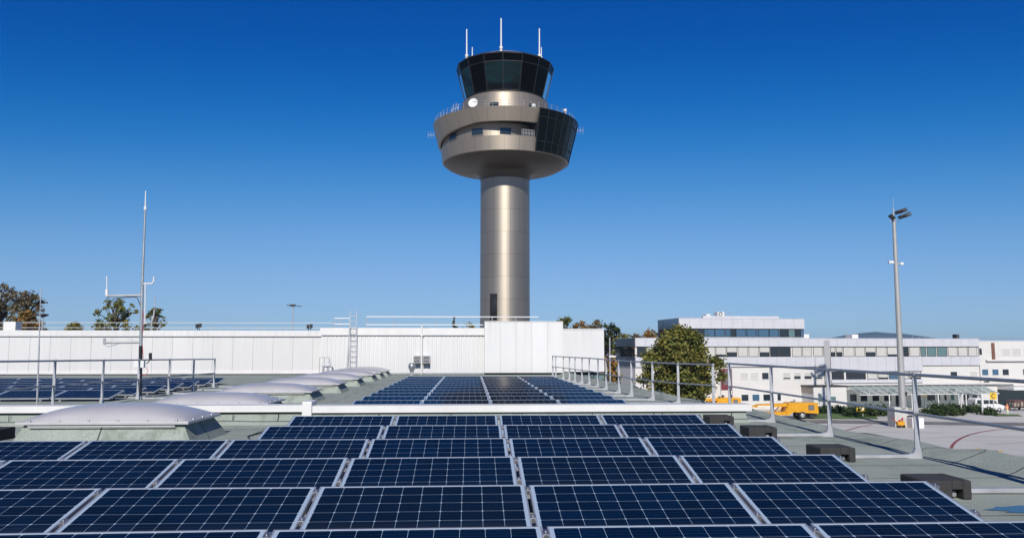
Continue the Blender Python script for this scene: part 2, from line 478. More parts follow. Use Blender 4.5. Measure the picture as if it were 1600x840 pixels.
M['skid'] = worn('tyre_mark', (0.36, 0.35, 0.335), 0.9, 0.0, 0.2, 1)
M['grass'] = worn('short_grass', (0.075, 0.13, 0.03), 0.9, 0.0, 0.4, 0.7, bump=0.6)
M['line_red'] = worn('red_line_paint', (0.24, 0.06, 0.06), 0.7, 0.0, 0.2, 2)
M['line_yellow'] = worn('yellow_line_paint', (0.62, 0.42, 0.10), 0.7, 0.0, 0.2, 2)
M['bark'] = worn('bark', (0.09, 0.07, 0.05), 0.9, 0.0, 0.3, 3, bump=0.5)
M['water'] = base_mat('puddle_water', (0.03, 0.035, 0.033), 0.02, 0.0, 0.6)
M['dome'] = worn('opal_acrylic', (0.40, 0.395, 0.41), 0.30, 0.0, 0.08, 1.2)
M['felt_dark'] = M['felt']

def leaf_mat(name, stops, rough=0.6):
    m = base_mat(name, stops[0], rough, 0.0, 0.3)
    t = NT(m)
    g = t.new('ShaderNodeNewGeometry')
    n = t.noise(t.coords('Object'), 0.7, 3, 0.6)
    f = t.math('ADD', t.math('MULTIPLY', g.outputs['Random Per Island'], 0.6), t.math('MULTIPLY_ADD', n, 1.2, -0.4))
    k = len(stops)
    c = t.ramp(f, [(i/(k-1), s) for i, s in enumerate(stops)])
    t.link(c, t.b.inputs['Base Color'])
    tr = t.new('ShaderNodeBsdfTranslucent'); t.link(c, tr.inputs[0])
    mx = t.new('ShaderNodeMixShader'); mx.inputs[0].default_value = 0.25
    out = [x for x in t.n if x.type == 'OUTPUT_MATERIAL'][0]
    t.link(t.b.outputs[0], mx.inputs[1]); t.link(tr.outputs[0], mx.inputs[2]); t.link(mx.outputs[0], out.inputs[0])
    return m
M['leaf_green'] = leaf_mat('leaves_olive_green', [(0.045, 0.065, 0.014), (0.11, 0.13, 0.026), (0.19, 0.18, 0.038), (0.29, 0.215, 0.05)])
M['leaf_dark'] = leaf_mat('leaves_dark_green', [(0.020, 0.035, 0.014), (0.04, 0.06, 0.020), (0.06, 0.075, 0.025)])
M['leaf_autumn'] = leaf_mat('leaves_autumn', [(0.09, 0.10, 0.03), (0.20, 0.15, 0.04), (0.32, 0.16, 0.04), (0.20, 0.07, 0.025)])
M['leaf_brown'] = leaf_mat('leaves_brown', [(0.10, 0.085, 0.05), (0.17, 0.14, 0.075), (0.22, 0.16, 0.085)])
M['leaf_yellow'] = leaf_mat('leaves_yellow_green', [(0.08, 0.10, 0.02), (0.16, 0.16, 0.03), (0.22, 0.19, 0.04)])
M['leaf_hedge'] = leaf_mat('leaves_hedge', [(0.020, 0.040, 0.012), (0.04, 0.07, 0.02), (0.065, 0.09, 0.025)])

# ================================================================ THE SETTING
def sheet(name, x0, x1, y0, y1, z, mat):
    o = MB().add([(x0,y0,z),(x1,y0,z),(x1,y1,z),(x0,y1,z)], [(0,1,2,3)]).build(name, mat, fix=False)
    return tag(o, kind='structure')
def poly(name, pts, z, mat):
    o = MB().add([(p[0], p[1], z) for p in pts], [tuple(range(len(pts)))]).build(name, mat)
    return tag(o, kind='structure')
sheet('ground', -9000, 9000, -3000, 9000, GZ, M['apron'])

# roof deck on its building, with the felted kerb along the drop
RAIL = [(5.0, 6.13), (8.2, 6.13), (10.8, 6.13), (13.5, 6.14), (16.1, 6.14), (18.7, 6.12)]
RAILF = [(19.9, 6.1), (21.2, 5.55), (22.9, 5.25), (24.7, 5.0), (26.5, 4.95), (28.7, 4.9), (30.6, 4.9), (32.5, 4.85), (33.9, 4.75), (35.2, 4.62), (36.6, 4.55), (37.9, 4.42), (39.7, 4.25), (40.7, 4.2)]
EDGE = [(-6, 6.45), (5, 6.45), (10.8, 6.45), (16.1, 6.5), (19.0, 6.5), (20.5, 6.2), (22.9, 5.85), (26.5, 5.6), (30.6, 5.55), (34, 5.5), (38, 5.4), (45.2, 5.3)]
def edge_x(y):
    for (a, xa), (b, xb) in zip(EDGE[:-1], EDGE[1:]):
        if a <= y <= b: return xa + (xb - xa)*(y - a)/(b - a)
    return EDGE[-1][1]
m = MB()
ys = [-6 + 0.3*i for i in range(int(51.2/0.3)+1)] + [45.2]
prev = None
rnd = random.Random(3)
wob = [0.07*math.sin(y*2.1) + 0.06*math.sin(y*4.3+1) + rnd.uniform(-.03, .03) for y in ys]
secs = []
for y, w in zip(ys, wob):
    e = edge_x(y)
    kf = 1.0 if y < 8.5 else max(.22, 1-(y-8.5)/7) if y < 19 else min(.7, .22+(y-19)*.08)
    ew = 1.0 if y < 8.5 else max(.6, 1-(y-8.5)/14)
    secs.append([(-40, y, 0), (e-0.28, y, 0), (e-0.12, y, (0.035+w*.3)*kf), (e+0.02+w, y, (0.13+w*.5)*kf), (e+0.12+w, y, (0.185+w*.5)*kf), (e+0.26*ew, y, (0.20+w*.6)*kf), (e+0.42*ew, y, (0.17+w*.4)*kf), (e+0.50*ew, y, 0.06*kf), (e+0.50*ew, y, -0.14)])
k = len(secs[0])
vs = [p for s in secs for p in s]
fs = [(i*k+q, i*k+q+1, (i+1)*k+q+1, (i+1)*k+q) for i in range(len(secs)-1) for q in range(k-1)]
m.add(vs, fs, 0, True)
for i in range(len(secs)-1):             # outer wall of the building under the roof
    a, b = secs[i][-1], secs[i+1][-1]
    m.add([a, b, (b[0], b[1], GZ), (a[0], a[1], GZ)], [(0,1,2,3)], 1)
roof = m.build('roof', [M['felt'], M['render']], fix=False)
tag(roof, kind='structure')
def puddle(cx, cy, rx, ry, seed):
    rr = random.Random(seed)
    pts = [(cx + rx*math.cos(a)*rr.uniform(.7, 1.1), cy + ry*math.sin(a)*rr.uniform(.7, 1.1)) for a in [2*PI*i/18 for i in range(18)]]
    poly('puddle', pts, 0.005, M['water'])
puddle(5.35, 7.35, 0.55, 0.22, 1)
puddle(4.35, 8.55, 0.22, 0.16, 2)
puddle(-3.35, 10.9, 0.35, 0.4, 3)

# apron surfaces
def g(px, py): return atz(px, py, GZ)
a, b = g(1262, 653), g(1372, 653)
poly('lawn', [g(1240, 654), g(1372, 654.5), g(1366, 643), g(1250, 641)], GZ+0.03, M['grass'])
poly('lawn', [g(1552, 650), g(1598, 650), g(1590, 647), g(1560, 646)], GZ+0.03, M['grass'])
pts = [g(1180, 662), g(1300, 661), g(1500, 664), g(1700, 666), g(1700, 660), g(1500, 659), g(1300, 655.5), g(1180, 655)]
poly('road', pts, GZ+0.006, M['asphalt'])
def stripe(name, pix, w, mat):
    P = [g(*p) for p in pix]
    v, f = [], []
    for i, p in enumerate(P):
        d = (P[min(i+1, len(P)-1)] - P[max(i-1, 0)]).normalized()
        n = Vector((-d.y, d.x, 0))*w/2
        v += [(p+n).to_tuple(), (p-n).to_tuple()]
        f += [(2*i, 2*i+1, 2*i+3, 2*i+2)] if i < len(P)-1 else []
    v = [(x, y, GZ+0.012) for x, y, z in v]
    tag(MB().add(v, f).build(name, mat), kind='structure')
stripe('apron_marking', [(1486, 700), (1489, 694), (1494, 689), (1502, 684), (1514, 679), (1532, 674.5), (1556, 671), (1582, 668.5), (1620, 666.5)], 0.30, M['line_red'])
stripe('apron_marking', [(1318, 673), (1345, 666), (1362, 663.5)], 0.3, M['line_red'])
stripe('apron_marking', [(1546, 712), (1566, 703)], 0.3, M['line_yellow'])
stripe('apron_marking', [(1524, 703), (1530, 700)], 0.3, M['line_yellow'])
for i_, pp in enumerate(([(1330, 676), (1400, 674.5), (1470, 676)], [(1300, 664.5), (1352, 666), (1392, 668)], [(1450, 684), (1500, 681.5), (1600, 682.5)], [(1545, 694), (1600, 690.5)])):
    stripe('tyre_mark', pp, .16 + .05*i_, M['skid'])
poly('drain_cover', [g(1530, 702), g(1560, 703.5), g(1556, 707.5), g(1527, 705.5)], GZ+0.012, M['asphalt'])
# far blue hill behind the office
m = MB()
hp = [(1275, 531), (1304, 528), (1322, 523), (1345, 520), (1368, 518), (1390, 520), (1408, 520.5), (1424, 525), (1434, 529), (1500, 532)]
n = len(hp)
vs = [at(px, py, 4200) for px, py in hp]
vs2 = [Vector((v.x*1.0, v.y-900, GZ)) for v in vs] ; vs3 = [Vector((v.x, v.y+900, GZ)) for v in vs]
m.add(vs + vs2 + vs3, [(i, i+1, n+i+1, n+i) for i in range(n-1)] + [(i+1, i, 2*n+i, 2*n+i+1) for i in range(n-1)], 0, True)
tag(m.build('hill', worn('forested_hill', (0.045, 0.07, 0.06), 0.95, 0, 0.3, 0.01)), kind='structure')

# ================================================================ WHITE HALLS BEHIND THE ROOF
def wall_top(px, py, Y): return at(px, py, Y)
# left hall: smooth panels
YL, YM, YB, YR = 47.4, 46.4, 45.7, 46.0
hall = empty('storage_hall', (-20, YL, 0), label='long low white hall of smooth panels behind the antenna mast', cat='building')
def L(o, x, y, z=0): return (x - o.location.x, y - o.location.y, z - o.location.z)
xl0, xl1 = -46.0, at(503, 540, YL).x
ztop = at(300, 516, YL).z
m = MB(); m.box(xl0+20, xl1+20, 0.03, 12, GZ, ztop-0.05, 1)
x = xl0
while x < xl1 - 0.2:
    w = min(1.15, xl1 - x)
    m.box(x+20+0.006, x+w+20-0.006, 0, 0.03, 0.12, ztop-0.36, 0); x += 1.15
m.build('wall', [M['white_sheet2'], M['joint']], hall)
m = MB(); m.box(xl0+20, xl1+20, -0.10, 0.35, ztop-0.34, ztop); m.build('roof_edge', M['white_sheet'], hall)
m = MB(); m.box(xl0+20, xl1+20, -0.07, 0.03, 0.0, 0.12); m.build('base_flashing', M['coping'], hall)
# ribbed hall
x0, x1 = at(502, 540, YM).x, at(758, 540, YM).x
zt = at(630, 512, YM).z
ph = empty('plant_room', (x0, YM, 0), label='white ribbed sheet metal plant room with a ladder on its wall', cat='building')
m = MB()
pts = []
x = 0.0; Wd = x1 - x0
prof = []
while x < Wd - 0.2:
    prof += [(x, 0.0), (x+0.10, 0.0), (x+0.125, 0.022), (x+0.215, 0.022)]
    x += 0.24
prof += [(Wd, 0.0)]
n = len(prof)
m.add([(a, b, 0.04) for a, b in prof] + [(a, b, zt-0.42) for a, b in prof], [(i, i+1, n+i+1, n+i) for i in range(n-1)], 0)
m.box(0, Wd, 0.06, 12, GZ, zt-0.03, 0)
m.build('wall', M['white_sheet'], ph)
m = MB(); m.box(-0.06, Wd, -0.10, 0.3, zt-0.42, zt); m.build('roof_edge', M['coping'], ph)
m = MB(); m.box(0, Wd, -0.05, -0.003, 0, 0.10); m.build('base_flashing', M['galv'], ph)
px_ = at(659, 540, YM).x - x0
m = MB(); m.tube((px_, -0.12, 0), (px_, -0.12, zt+0.12), 0.055, n=10); m.box(px_-.09, px_+.09, -0.2, -0.04, zt-0.45, zt-0.36); m.build('downpipe', M['white_paint'], ph)
for pa, pb in ((646.5, 657.5), (661, 672)):
    xa, xb = at(pa, 560, YM).x - x0, at(pb, 560, YM).x - x0
    za, zb = at(650, 568.5, YM).z, at(650, 555, YM).z
    m = MB(); m.box(xa, xb, -0.30, -0.01, za+0.06, zb)
    f = m.build('exhaust_vent', M['galv'], ph)
    m = MB()
    for i in range(5): m.box(xa+0.03, xb-0.03, -0.315, -0.303, za+0.10+i*0.075, za+0.135+i*0.075)
    m.box(xa, xb, -0.36, -0.301, za, za+0.06)
    m.build('louver', M['frame_dark'], f)
# white block in front of the tower foot
x0, x1, x2 = at(757, 540, YB).x, at(880, 540, YB).x, at(945, 540, YB).x
zt1, zt2, zb = at(820, 503, YB).z, at(912, 514.5, YR).z, at(820, 582, YB).z
wb = empty('white_block', (x0, YB, 0), label='tall white panelled block at the foot of the tower', cat='building')
m = MB(); m.box(0, x1-x0, 0.03, 9, zb+0.04, zt1-0.02, 1)
for i in range(5):
    w = (x1-x0)/5
    m.box(i*w+.007, (i+1)*w-.007, 0, 0.03, zb, zt1, 0)
m.box(0, x1-x0, -0.02, 9.05, zt1, zt1+0.05, 0)
m.build('wall', [M['white_sheet'], M['joint']], wb)
m = MB(); m.box(x1-x0+0.004, x2-x0, 0.25, 9, zb+0.05, zt2, 0); m.box(x1-x0+0.004, x2-x0+0.03, 0.22, 9.02, zt2, zt2+0.05, 0)
m.build('side_wall', M['white_sheet2'], wb)
m = MB(); m.box(0.1, x2-x0-0.2, 0.6, 8.5, GZ, zb+0.03, 0)
w_ = m.build('lower_storey', M['frame_dark'], wb)
m = MB()
for i in range(5): m.box(x1-x0-0.6+i*0.62, x1-x0-0.04+i*0.62, 0.57, 0.598, -1.2, -0.05)
m.build('window', M['glass_teal'], w_)
# access ladder with a safety hoop side rail
x0 = at(547, 500, 46.1).x; x1 = at(557, 500, 46.1).x
lt = at(552, 483, 46.1).z
ld = empty('access_ladder', (x0, 46.1, 0), label='tall galvanised ladder rising past the white plant room roof edge', cat='ladder')
m = MB()
for xx in (0, x1-x0): m.bar((xx, 0, 0.1), (xx, 0, lt-.1), 0.035, 0.035)
m.build('side_rail', M['galv'], ld)
for i in range(int((lt-0.3)/0.3)): MB().tube((0, 0, 0.3+i*0.3), (x1-x0, 0, 0.3+i*0.3), 0.018, n=6).build('rung', M['galv'], ld)
m = MB(); m.tube((-0.16, 0.05, 0.1), (-0.02, 0.05, zt+0.3), 0.018, n=6); m.build('cable', M['galv'], ld)
# small gate frame left of the ladder
x0, x1 = at(499, 570, 45.6).x, at(514, 570, 45.6).x
gt = empty('hatch_railing', (x0, 45.6, 0), label='small steel safety railing where the smooth and ribbed white halls meet', cat='railing')
m = MB(); zt_ = at(505, 558, 45.6).z
for xx in (0, (x1-x0)*.5, x1-x0): m.tube((xx, 0, 0), (xx, 0, zt_), 0.022, n=6)
m.build('post', M['galv'], gt)
m = MB(); m.tube((0, 0, zt_), (x1-x0, 0, zt_), .022, n=6); m.tube((0, 0, zt_*.5), (x1-x0, 0, zt_*.5), .018, n=6); m.tube((x1-x0, 0, zt_), (x1-x0+.35, -.6, 0), .022, n=6); m.tube((x1-x0+.17, -.3, zt_*.5), (x1-x0, 0, zt_*.5), .018, n=6)
m.build('rail', M['galv'], gt)
# roof ventilator pipe
p = atz(643.5, 583.5, 0)
p = Vector((at(643.5, 575, 44.5).x, 44.5, 0))
vt = empty('roof_ventilator', p, label='squat silver roof ventilator pipe in front of the ribbed wall', cat='ventilator')
MB().lathe([(0.10, 0), (0.10, 0.22), (0.11, 0.24)], 16).build('pipe', M['galv'], vt)
MB().lathe([(0.11, 0.22), (0.20, 0.42), (0.20, 0.55), (0.15, 0.66), (0.0, 0.67)], 16).build('cowl', M['alu'], vt)
# railings on the halls' roofs
def roof_rail(pxs, ytop, ymid, Y, zroof, label, r=0.025, posts=None):
    e = empty('roof_railing', (at(pxs[0], 510, Y).x, Y, zroof), label=label, cat='railing')
    ox = e.location.x
    h = at(pxs[0], ytop, Y).z - zroof; hm = at(pxs[0], ymid, Y).z - zroof
    xs = [at(p, 510, Y).x - ox for p in pxs]
    for xx in xs: MB().tube((xx, 0, 0), (xx, 0, h), r*0.8, n=6).build('post', M['galv'], e)
    MB().tube((xs[0], 0, h), (xs[-1], 0, h), r, n=6).build('top_rail', M['white_paint'], e)
    MB().tube((xs[0], 0, hm), (xs[-1], 0, hm), r, n=6).build('mid_rail', M['white_paint'], e)
    return e
zL = at(300, 516, YL).z - 0.06
roof_rail([-30, 20, 61, 102, 141, 163, 210, 250, 295, 333, 370, 409, 448, 485, 521], 503.5, 511.5, 52, zL, 'thin pale railing along the roof of the low smooth hall', 0.016)
roof_rail([572, 615, 680, 730, 769, 806, 841], 494.5, 507, 53.5, zt-0.06, 'long white two tube railing on the plant room roof before the tower', 0.032)
roof_rail([522, 531, 546], 497, 506, 48.5, zt-0.06, 'short railing on the plant room roof beside the ladder top', 0.03)
# small devices on the hall roofs
p = at(19, 509, 50)
bx = MB(); bx.bbox(p.x-.36, p.x+.36, 49.7, 50.4, zL-0.02, at(19, 502.5, 50).z, 0.02)
o = bx.build('roof_unit', M['white_paint']); tag(o, 'small white ventilation box on the low hall roof near the autumn tree', 'ventilation unit')
def cam_post(px, ytop, Y, zroof, label):
    e = empty('camera_post', (at(px, 505, Y).x, Y, zroof), label=label, cat='camera post')
    h = at(px, ytop, Y).z - zroof
    MB().tube((-.05, 0, 0), (-.05, 0, h-.1), 0.022, n=6).tube((.05, 0, 0), (.05, 0, h-.1), 0.022, n=6).build('post', M['frame_dark'], e)
    m = MB(); m.bbox(-.17, -.03, -.1, .1, h-.28, h-.03, .02); m.bbox(.02, .16, -.1, .1, h-.24, h, .02); m.build('head', M['black_plastic'], e)
cam_post(310.5, 505, 50, zL, 'black twin headed camera post on the smooth hall roof beside the sparse trees')
cam_post(484, 506, 48.5, zL, 'black twin headed camera post on the smooth hall roof near the ladder')
def thin_lamp(px, ytop, Y, z0, label, disc=False):
    e = empty('street_lamp', (at(px, 510, Y).x, Y, z0), label=label, cat='lamp')
    h = at(px, ytop, Y).z - z0
    MB().tube((0, 0, 0), (0, 0, h), 0.07, 0.045, n=8).build('pole', M['galv'], e)
    if disc:
        MB().lathe([(0, h-.16), (.16, h-.13), (.42, h), (.36, h+.07), (0, h+.12)], 16).build('lamp_head', M['black_plastic'], e)
    else:
        m = MB(); m.bar((-.55, 0, h+.02), (.75, 0, h-.06), .16, .06); m.bbox(-.25, .2, -.12, .12, h-.08, h+.10, .02); m.build('lamp_head', M['black_plastic'], e)
thin_lamp(457, 477, 70, GZ, 'thin street lamp with a flat two sided head above the smooth hall')
thin_lamp(66, 492, 62, GZ, 'dark disc headed lamp above the smooth hall beside the autumn trees', True)
p = at(712, 504, 56)
for px in (665,):
    e = MB(); c = at(px, 508, 52); e.bbox(c.x-.22, c.x+.22, c.y-.2, c.y+.2, zt-.02, zt+.16, .03)
    tag(e.build('roof_cowl', M['black_plastic']), 'small dark cowl on the plant room roof above the downpipe', 'roof cowl')

# ================================================================ LOW DIVIDING WALL
YW = 16.1
dw = empty('dividing_wall', (0, YW, 0), label='low felt clad wall with bright white coping between the panel fields', cat='wall')
xa = at(483, 640, YW).x; xe = 5.72
m = MB(); m.box(-30, xe-0.1, 0.06, 0.34, 0, 0.27); 
m.add([(-30, -0.16, 0.002), (xe-.1, -0.16, 0.002), (xe-.1, 0.06, 0.12), (-30, 0.06, 0.12)], [(0,1,2,3)], 0)
m.build('upstand', M['felt'], dw)
zc = 0.375
MB().box(-30, xa-.14, 0, 0.42, zc-0.13, zc).build('coping', M['coping'], dw)
MB().box(xa+.06, xe, 0.0, 0.42, zc-0.15, zc-0.015).build('coping', M['coping'], dw)
m = MB(); m.bbox(xa-.135, xa+.055, -0.04, 0.5, zc-0.27, zc+0.07, 0.012); m.build('end_cap', M['coping'], dw)
m = MB()
for i in range(16):
    xx = -16 + i*1.42
    m.box(xx-.006, xx+.006, -0.008, -0.003, 0.06, zc-0.15)
m.box(-30, xe-.1, 0.045, 0.058, zc-.17, zc-.14)
m.build('joint_strip', M['frame_dark'], dw)

# ================================================================ SKYLIGHTS
SK_W, SK_D = 2.62, 1.62
def make_skylight():
    e = empty('skylight', (0, 0, 0))
    hw, hd = SK_W/2, SK_D/2; zf = 0.335
    m = MB()
    b, tt = 0.10, -0.10
    vs = [(-hw-b*.2, -hd-b, 0), (hw+b, -hd-b, 0), (hw+b, hd+b, 0), (-hw-b*.2, hd+b, 0), (-hw+.10, -hd+.10, zf-.02), (hw-.10, -hd+.10, zf-.02), (hw-.10, hd-.10, zf-.02), (-hw+.10, hd-.10, zf-.02)]
    m.add(vs, [(0,1,5,4),(1,2,6,5),(2,3,7,6),(3,0,4,7),(4,5,6,7)])
    m.build('upstand', M['felt'], e)
    m = MB()
    m.bbox(-hw, hw, -hd, -hd+.09, zf-.018, zf+.026, .006); m.bbox(-hw, hw, hd-.09, hd, zf-.018, zf+.026, .006)
    m.bbox(-hw, -hw+.09, -hd+.092, hd-.092, zf-.018, zf+.026, .006); m.bbox(hw-.09, hw, -hd+.092, hd-.092, zf-.018, zf+.026, .006)
    m.box(-hw+.2, hw-.2, -hd-.012, -hd-.002, zf-.05, zf-.03)
    fr = m.build('frame', M['sky_frame'], e)
    m = MB(); nx, ny = 44, 28
    vs, fs = [], []
    for j in range(ny+1):
        for i in range(nx+1):
            u, v = -1 + 2*i/nx, -1 + 2*j/ny
            z = zf + .018 + 0.245*(max(0, (1-abs(u)**2.5))**.62)*(max(0, (1-abs(v)**2.5))**.62)
            vs.append((u*(hw-.03), v*(hd-.03), z))
    for j in range(ny):
        for i in range(nx):
            a = j*(nx+1)+i
            fs.append((a, a+1, a+nx+2, a+nx+1))
    m.add(vs, fs, 0, True)
    m.build('dome', M['dome'], e)
    m = MB()
    for i in range(6):
        xx = -hw + .2 + i*(SK_W-.4)/5
        for yy in (-hd+.045, hd-.045): m.lathe([(.022, zf+.03), (.022, zf+.048), (0, zf+.05)], 8, c=(xx, yy))
    for yy in (-.45, 0, .45):
        for xx in (-hw+.045, hw-.045): m.lathe([(.022, zf+.03), (.022, zf+.048), (0, zf+.05)], 8, c=(xx, yy))
    m.build('bolt', M['alu'], fr)
    return e
sk = make_skylight()
SKL = ['large opal dome skylight in front of the low white wall', 'opal dome skylight directly behind the low white wall', 'opal dome skylight, second one behind the low white wall', 'opal dome skylight, third one behind the low white wall',
       'opal dome skylight, fourth one behind the low white wall', 'opal dome skylight, third from the ladder end of its row', 'opal dome skylight, second from the ladder end of its row', 'last small opal dome skylight, beside the silver roof ventilator']
for i, yf in enumerate((12.8, 17.75, 22.5, 27.2, 31.8, 36.4, 39.6, 42.6)):
    o = sk if i == 0 else copy_tree(sk)
    o.location = (-5.68, yf + SK_D/2, 0); o.scale = (1, 1, 1 if i == 0 else .84)
    tag(o, SKL[i], 'skylight', 'opal dome skylights in a row on the roof')

# ================================================================ SOLAR PANELS
PW, PH, PITCH = 1.62, 0.985, 1.652
def make_panel(tilt, ztop):
    """origin on the roof below the top (rear) edge of the panel"""
    e = empty('solar_panel', (0, 0, 0))
    rot = Matrix.Translation((0, 0, ztop)) @ Matrix.Rotation(R(tilt), 4, 'X')
    hw = PW/2
    m = MB(); fwid, ft = 0.011, 0.038
    m.box(-hw, hw, -fwid, 0, -ft, 0, mat=rot); m.box(-hw, hw, -PH, -PH+fwid, -ft, 0, mat=rot)
    m.box(-hw, -hw+fwid, -PH+fwid, -fwid, -ft, 0, mat=rot); m.box(hw-fwid, hw, -PH+fwid, -fwid, -ft, 0, mat=rot)
    m.build('frame', M['alu_frame'], e)
    m = MB()
    c = [(-hw+fwid, -PH+fwid), (hw-fwid, -PH+fwid), (hw-fwid, -fwid), (-hw+fwid, -fwid)]
    m.add([rot @ Vector((x, y, -0.003)) for x, y in c] + [rot @ Vector((x, y, -0.009)) for x, y in c], [(0,1,2,3), (7,6,5,4), (0,4,5,1), (1,5,6,2), (2,6,7,3), (3,7,4,0)])
    o = m.build('cell_face', M['cells'], e, fix=False)
    uvl = o.data.uv_layers.new(name='UVMap')
    for lp in o.data.loops:
        k = lp.vertex_index % 4
        uvl.data[lp.index].uv = (c[k][0] + hw - 0.0375, c[k][1] + PH - 0.02)
    zt, zb = ztop - ft, ztop - ft - math.sin(R(tilt))*PH
    for sx in (-1, 1):
        xx = sx*(hw-0.25)
        MB().box(xx-.025, xx+.025, -0.09, -0.05, 0.0, zt-0.02).build('rear_leg', M['alu'], e)
        MB().box(xx-.03, xx+.03, -PH*math.cos(R(tilt))+.03, -PH*math.cos(R(tilt))+.10, 0.0, zb+0.008).build('front_foot', M['alu'], e)
    for yy in (-0.10, -0.62):
        m = MB(); m.bbox(hw-.004, hw+.036, yy-.035, yy+.035, -0.03, 0.010, .003, mat=rot); m.tube(rot @ Vector((hw+.016, yy, .008)), rot @ Vector((hw+.016, yy, .020)), .009, n=8)
        m.build('clamp', M['alu'], e)
    return e
M['alu_frame'] = worn('anodised_frame', (0.52, 0.53, 0.56), 0.36, 0.6, 0.08, 4)
P0X = at(826.5, 757, 6.5).x - 0.016 + PITCH/2 + 0.0   # column right of the seam near the picture's middle
near = make_panel(12.0, 0.412)
NEAR_ROWS = [(5.0, -3, 2), (6.50, -4, 1), (8.16, -5, 1), (9.82, -6, 1), (11.48, -2, 1), (13.14, -2, 1)]
first = True
for ri, (Y, c0, c1) in enumerate(NEAR_ROWS):
    for c in range(c0, c1+1):
        o = near if first else copy_tree(near)
        first = False
        o.location = (P0X + c*PITCH, Y, 0)
        o.rotation_euler = (R(random.uniform(-.25, .25)), R(random.uniform(-.2, .2)), 0)
        n = c1 - c + 1
        where = 'at the right end' if n == 1 else ORD[n] + ' from the right end'
        rowt = ['nearest', 'second nearest', 'third nearest', 'fourth nearest', 'fifth nearest', 'sixth nearest'][ri]
        tag(o, f'dark blue solar panel in the {rowt} row, {where}', 'solar panel', 'solar panels in front of the low white wall')
far = make_panel(6.5, 0.25)
first = True
PF = at(767, 629, 18.7).x + 0.016 - PITCH/2*1.0
for ri in range(12):
    Y = 17.9 + ri*1.6
    for c in range(4):
        o = far if first else copy_tree(far)
        first = False
        o.location = (PF + (2-c)*PITCH*0.985, Y, 0)
        o.rotation_euler = (R(random.uniform(-.3, .3)), R(random.uniform(-.3, .3)), 0)
        rowt = 'first' if ri == 0 else ORD[ri+1]
        tag(o, f'solar panel in the {rowt} row behind the low wall, {["rightmost", "second rightmost", "second leftmost", "leftmost"][c]} column', 'solar panel', 'solar panels between the low wall and the white block')
side = make_panel(10.0, 0.27)
first = True
for ri in range(7):
    Y = 24.2 + ri*1.62
    for c in range(7):
        o = side if first else copy_tree(side)
        first = False
        o.location = (-10.95 - c*PITCH, Y, 0)
        o.rotation_euler = (R(random.uniform(-.3, .3)), R(random.uniform(-.3, .3)), 0)
        tag(o, f'solar panel by the antenna mast behind the railing, {ORD[ri+1]} row back, {ORD[c+1]} from the skylights', 'solar panel', 'solar panels round the antenna mast')

# ================================================================ GUARD RAILS ON THE ROOF
def rail(posts, label, armdir, h=1.13, hm=0.60, arm=True, slope=0.0):
    e = empty('guard_rail', (posts[0][0], posts[0][1], 0), label=label, cat='guard rail', group='guard rails on the flat roof')
    ox, oy = posts[0][0], posts[0][1]
    pts = [(x-ox, y-oy) for x, y in posts]
    H0, HM0 = h, hm
    n = len(pts)
    hs_ = [(H0 + slope*max(0, 1-i/(n-1)), HM0 + slope*.6*max(0, 1-i/(n-1))) for i in range(n)]
    for (x, y), (h, hm) in zip(pts, hs_):
        m = MB()                          # flat post with a stiffening web
        m.prism([(x-.036, 0.10), (x+.036, 0.10), (x+.029, h-.03), (x-.029, h-.03)], y-.010, y+.010, 'y')
        m.box(x-.008, x+.008, y+.0095, y+.045, 0.10, h-.05)
        m.build('post', M['galv'], e)
        m = MB()
        q = armdir
        m.prism([(x-.055*q, 0.0), (x+q*.15, 0.0), (x+q*.15, .052), (x+q*.07, .07), (x+q*.037, .14), (x-q*.04, .14)], y-.03, y+.03, 'y')
        m.build('foot', M['galv'], e)
        if arm:
            MB().box(min(x+q*.152, x+q*1.40), max(x+q*.152, x+q*1.40), y-.04, y+.04, 0.008, 0.052).build('base_arm', M['galv'], e)
        for hh in (h, hm): MB().tube((x, y-.04, hh), (x, y+.04, hh), .031, n=10).build('clamp', M['galv_rail'], e)
    MB().path([(x, y, hh[0]) for (x, y), hh in zip(pts, hs_)], 0.022, 10).build('top_rail', M['galv_rail'], e)
    MB().path([(x, y, hh[1]) for (x, y), hh in zip(pts, hs_)], 0.019, 10).build('mid_rail', M['galv_rail'], e)
    return e
rail([(x, y) for y, x in RAIL], 'galvanised guard rail beside the nearest panels along the felted roof edge', -1)
rail([(x, y) for y, x in RAILF], 'galvanised guard rail with close posts running back to the white block', -1, h=1.08, hm=.56)
rail([(-9.75, y) for y in (12.2, 14.6, 17.0, 19.4, 21.9, 24.2, 26.6, 28.9, 31.2)], 'galvanised guard rail standing between the skylights and the mast', 1, h=1.07, hm=.54, slope=.2)
first = None
def ballast(x, y, label, rz=0.0):
    global first
    if first is None:
        e = empty('ballast_block')
        m = MB()
        m.bbox(-.34, .06, -.29, .29, 0.0, .225, .022); m.bbox(.215, .34, -.29, .29, 0.0, .225, .02); m.bbox(.058, .217, -.286, .286, .12, .222, .008); m.box(.05, .22, -.15, .28, .003, .13)
        m.build('body', M['rubber'], e)
        MB().tube((.137, -.20, .055), (.137, -.151, .055), .034, n=12).build('bolt', M['galv_rail'], e)
        first = e; o = e
    else:
        o = copy_tree(first)
    o.location = (x, y, 0); o.rotation_euler = (0, 0, rz); o.scale = (.70, .82, .84)
    tag(o, label, 'ballast block', 'black ballast blocks of the guard rails')
for y, l in ((8.2, 'large black rubber ballast block, nearest the camera, right of the panels'), (10.8, 'black rubber ballast block, second nearest beside the panel rows'),
             (13.5, 'black rubber ballast block, third nearest beside the panel rows'), (16.05, 'small black rubber ballast block just before the end of the low wall')):
    dx = {8.2: 4.72, 10.8: 4.82, 13.5: 4.82, 16.05: 4.82}[y]
    ballast(dx + 0.03, y - 0.12 if y < 16 else 15.55, l)
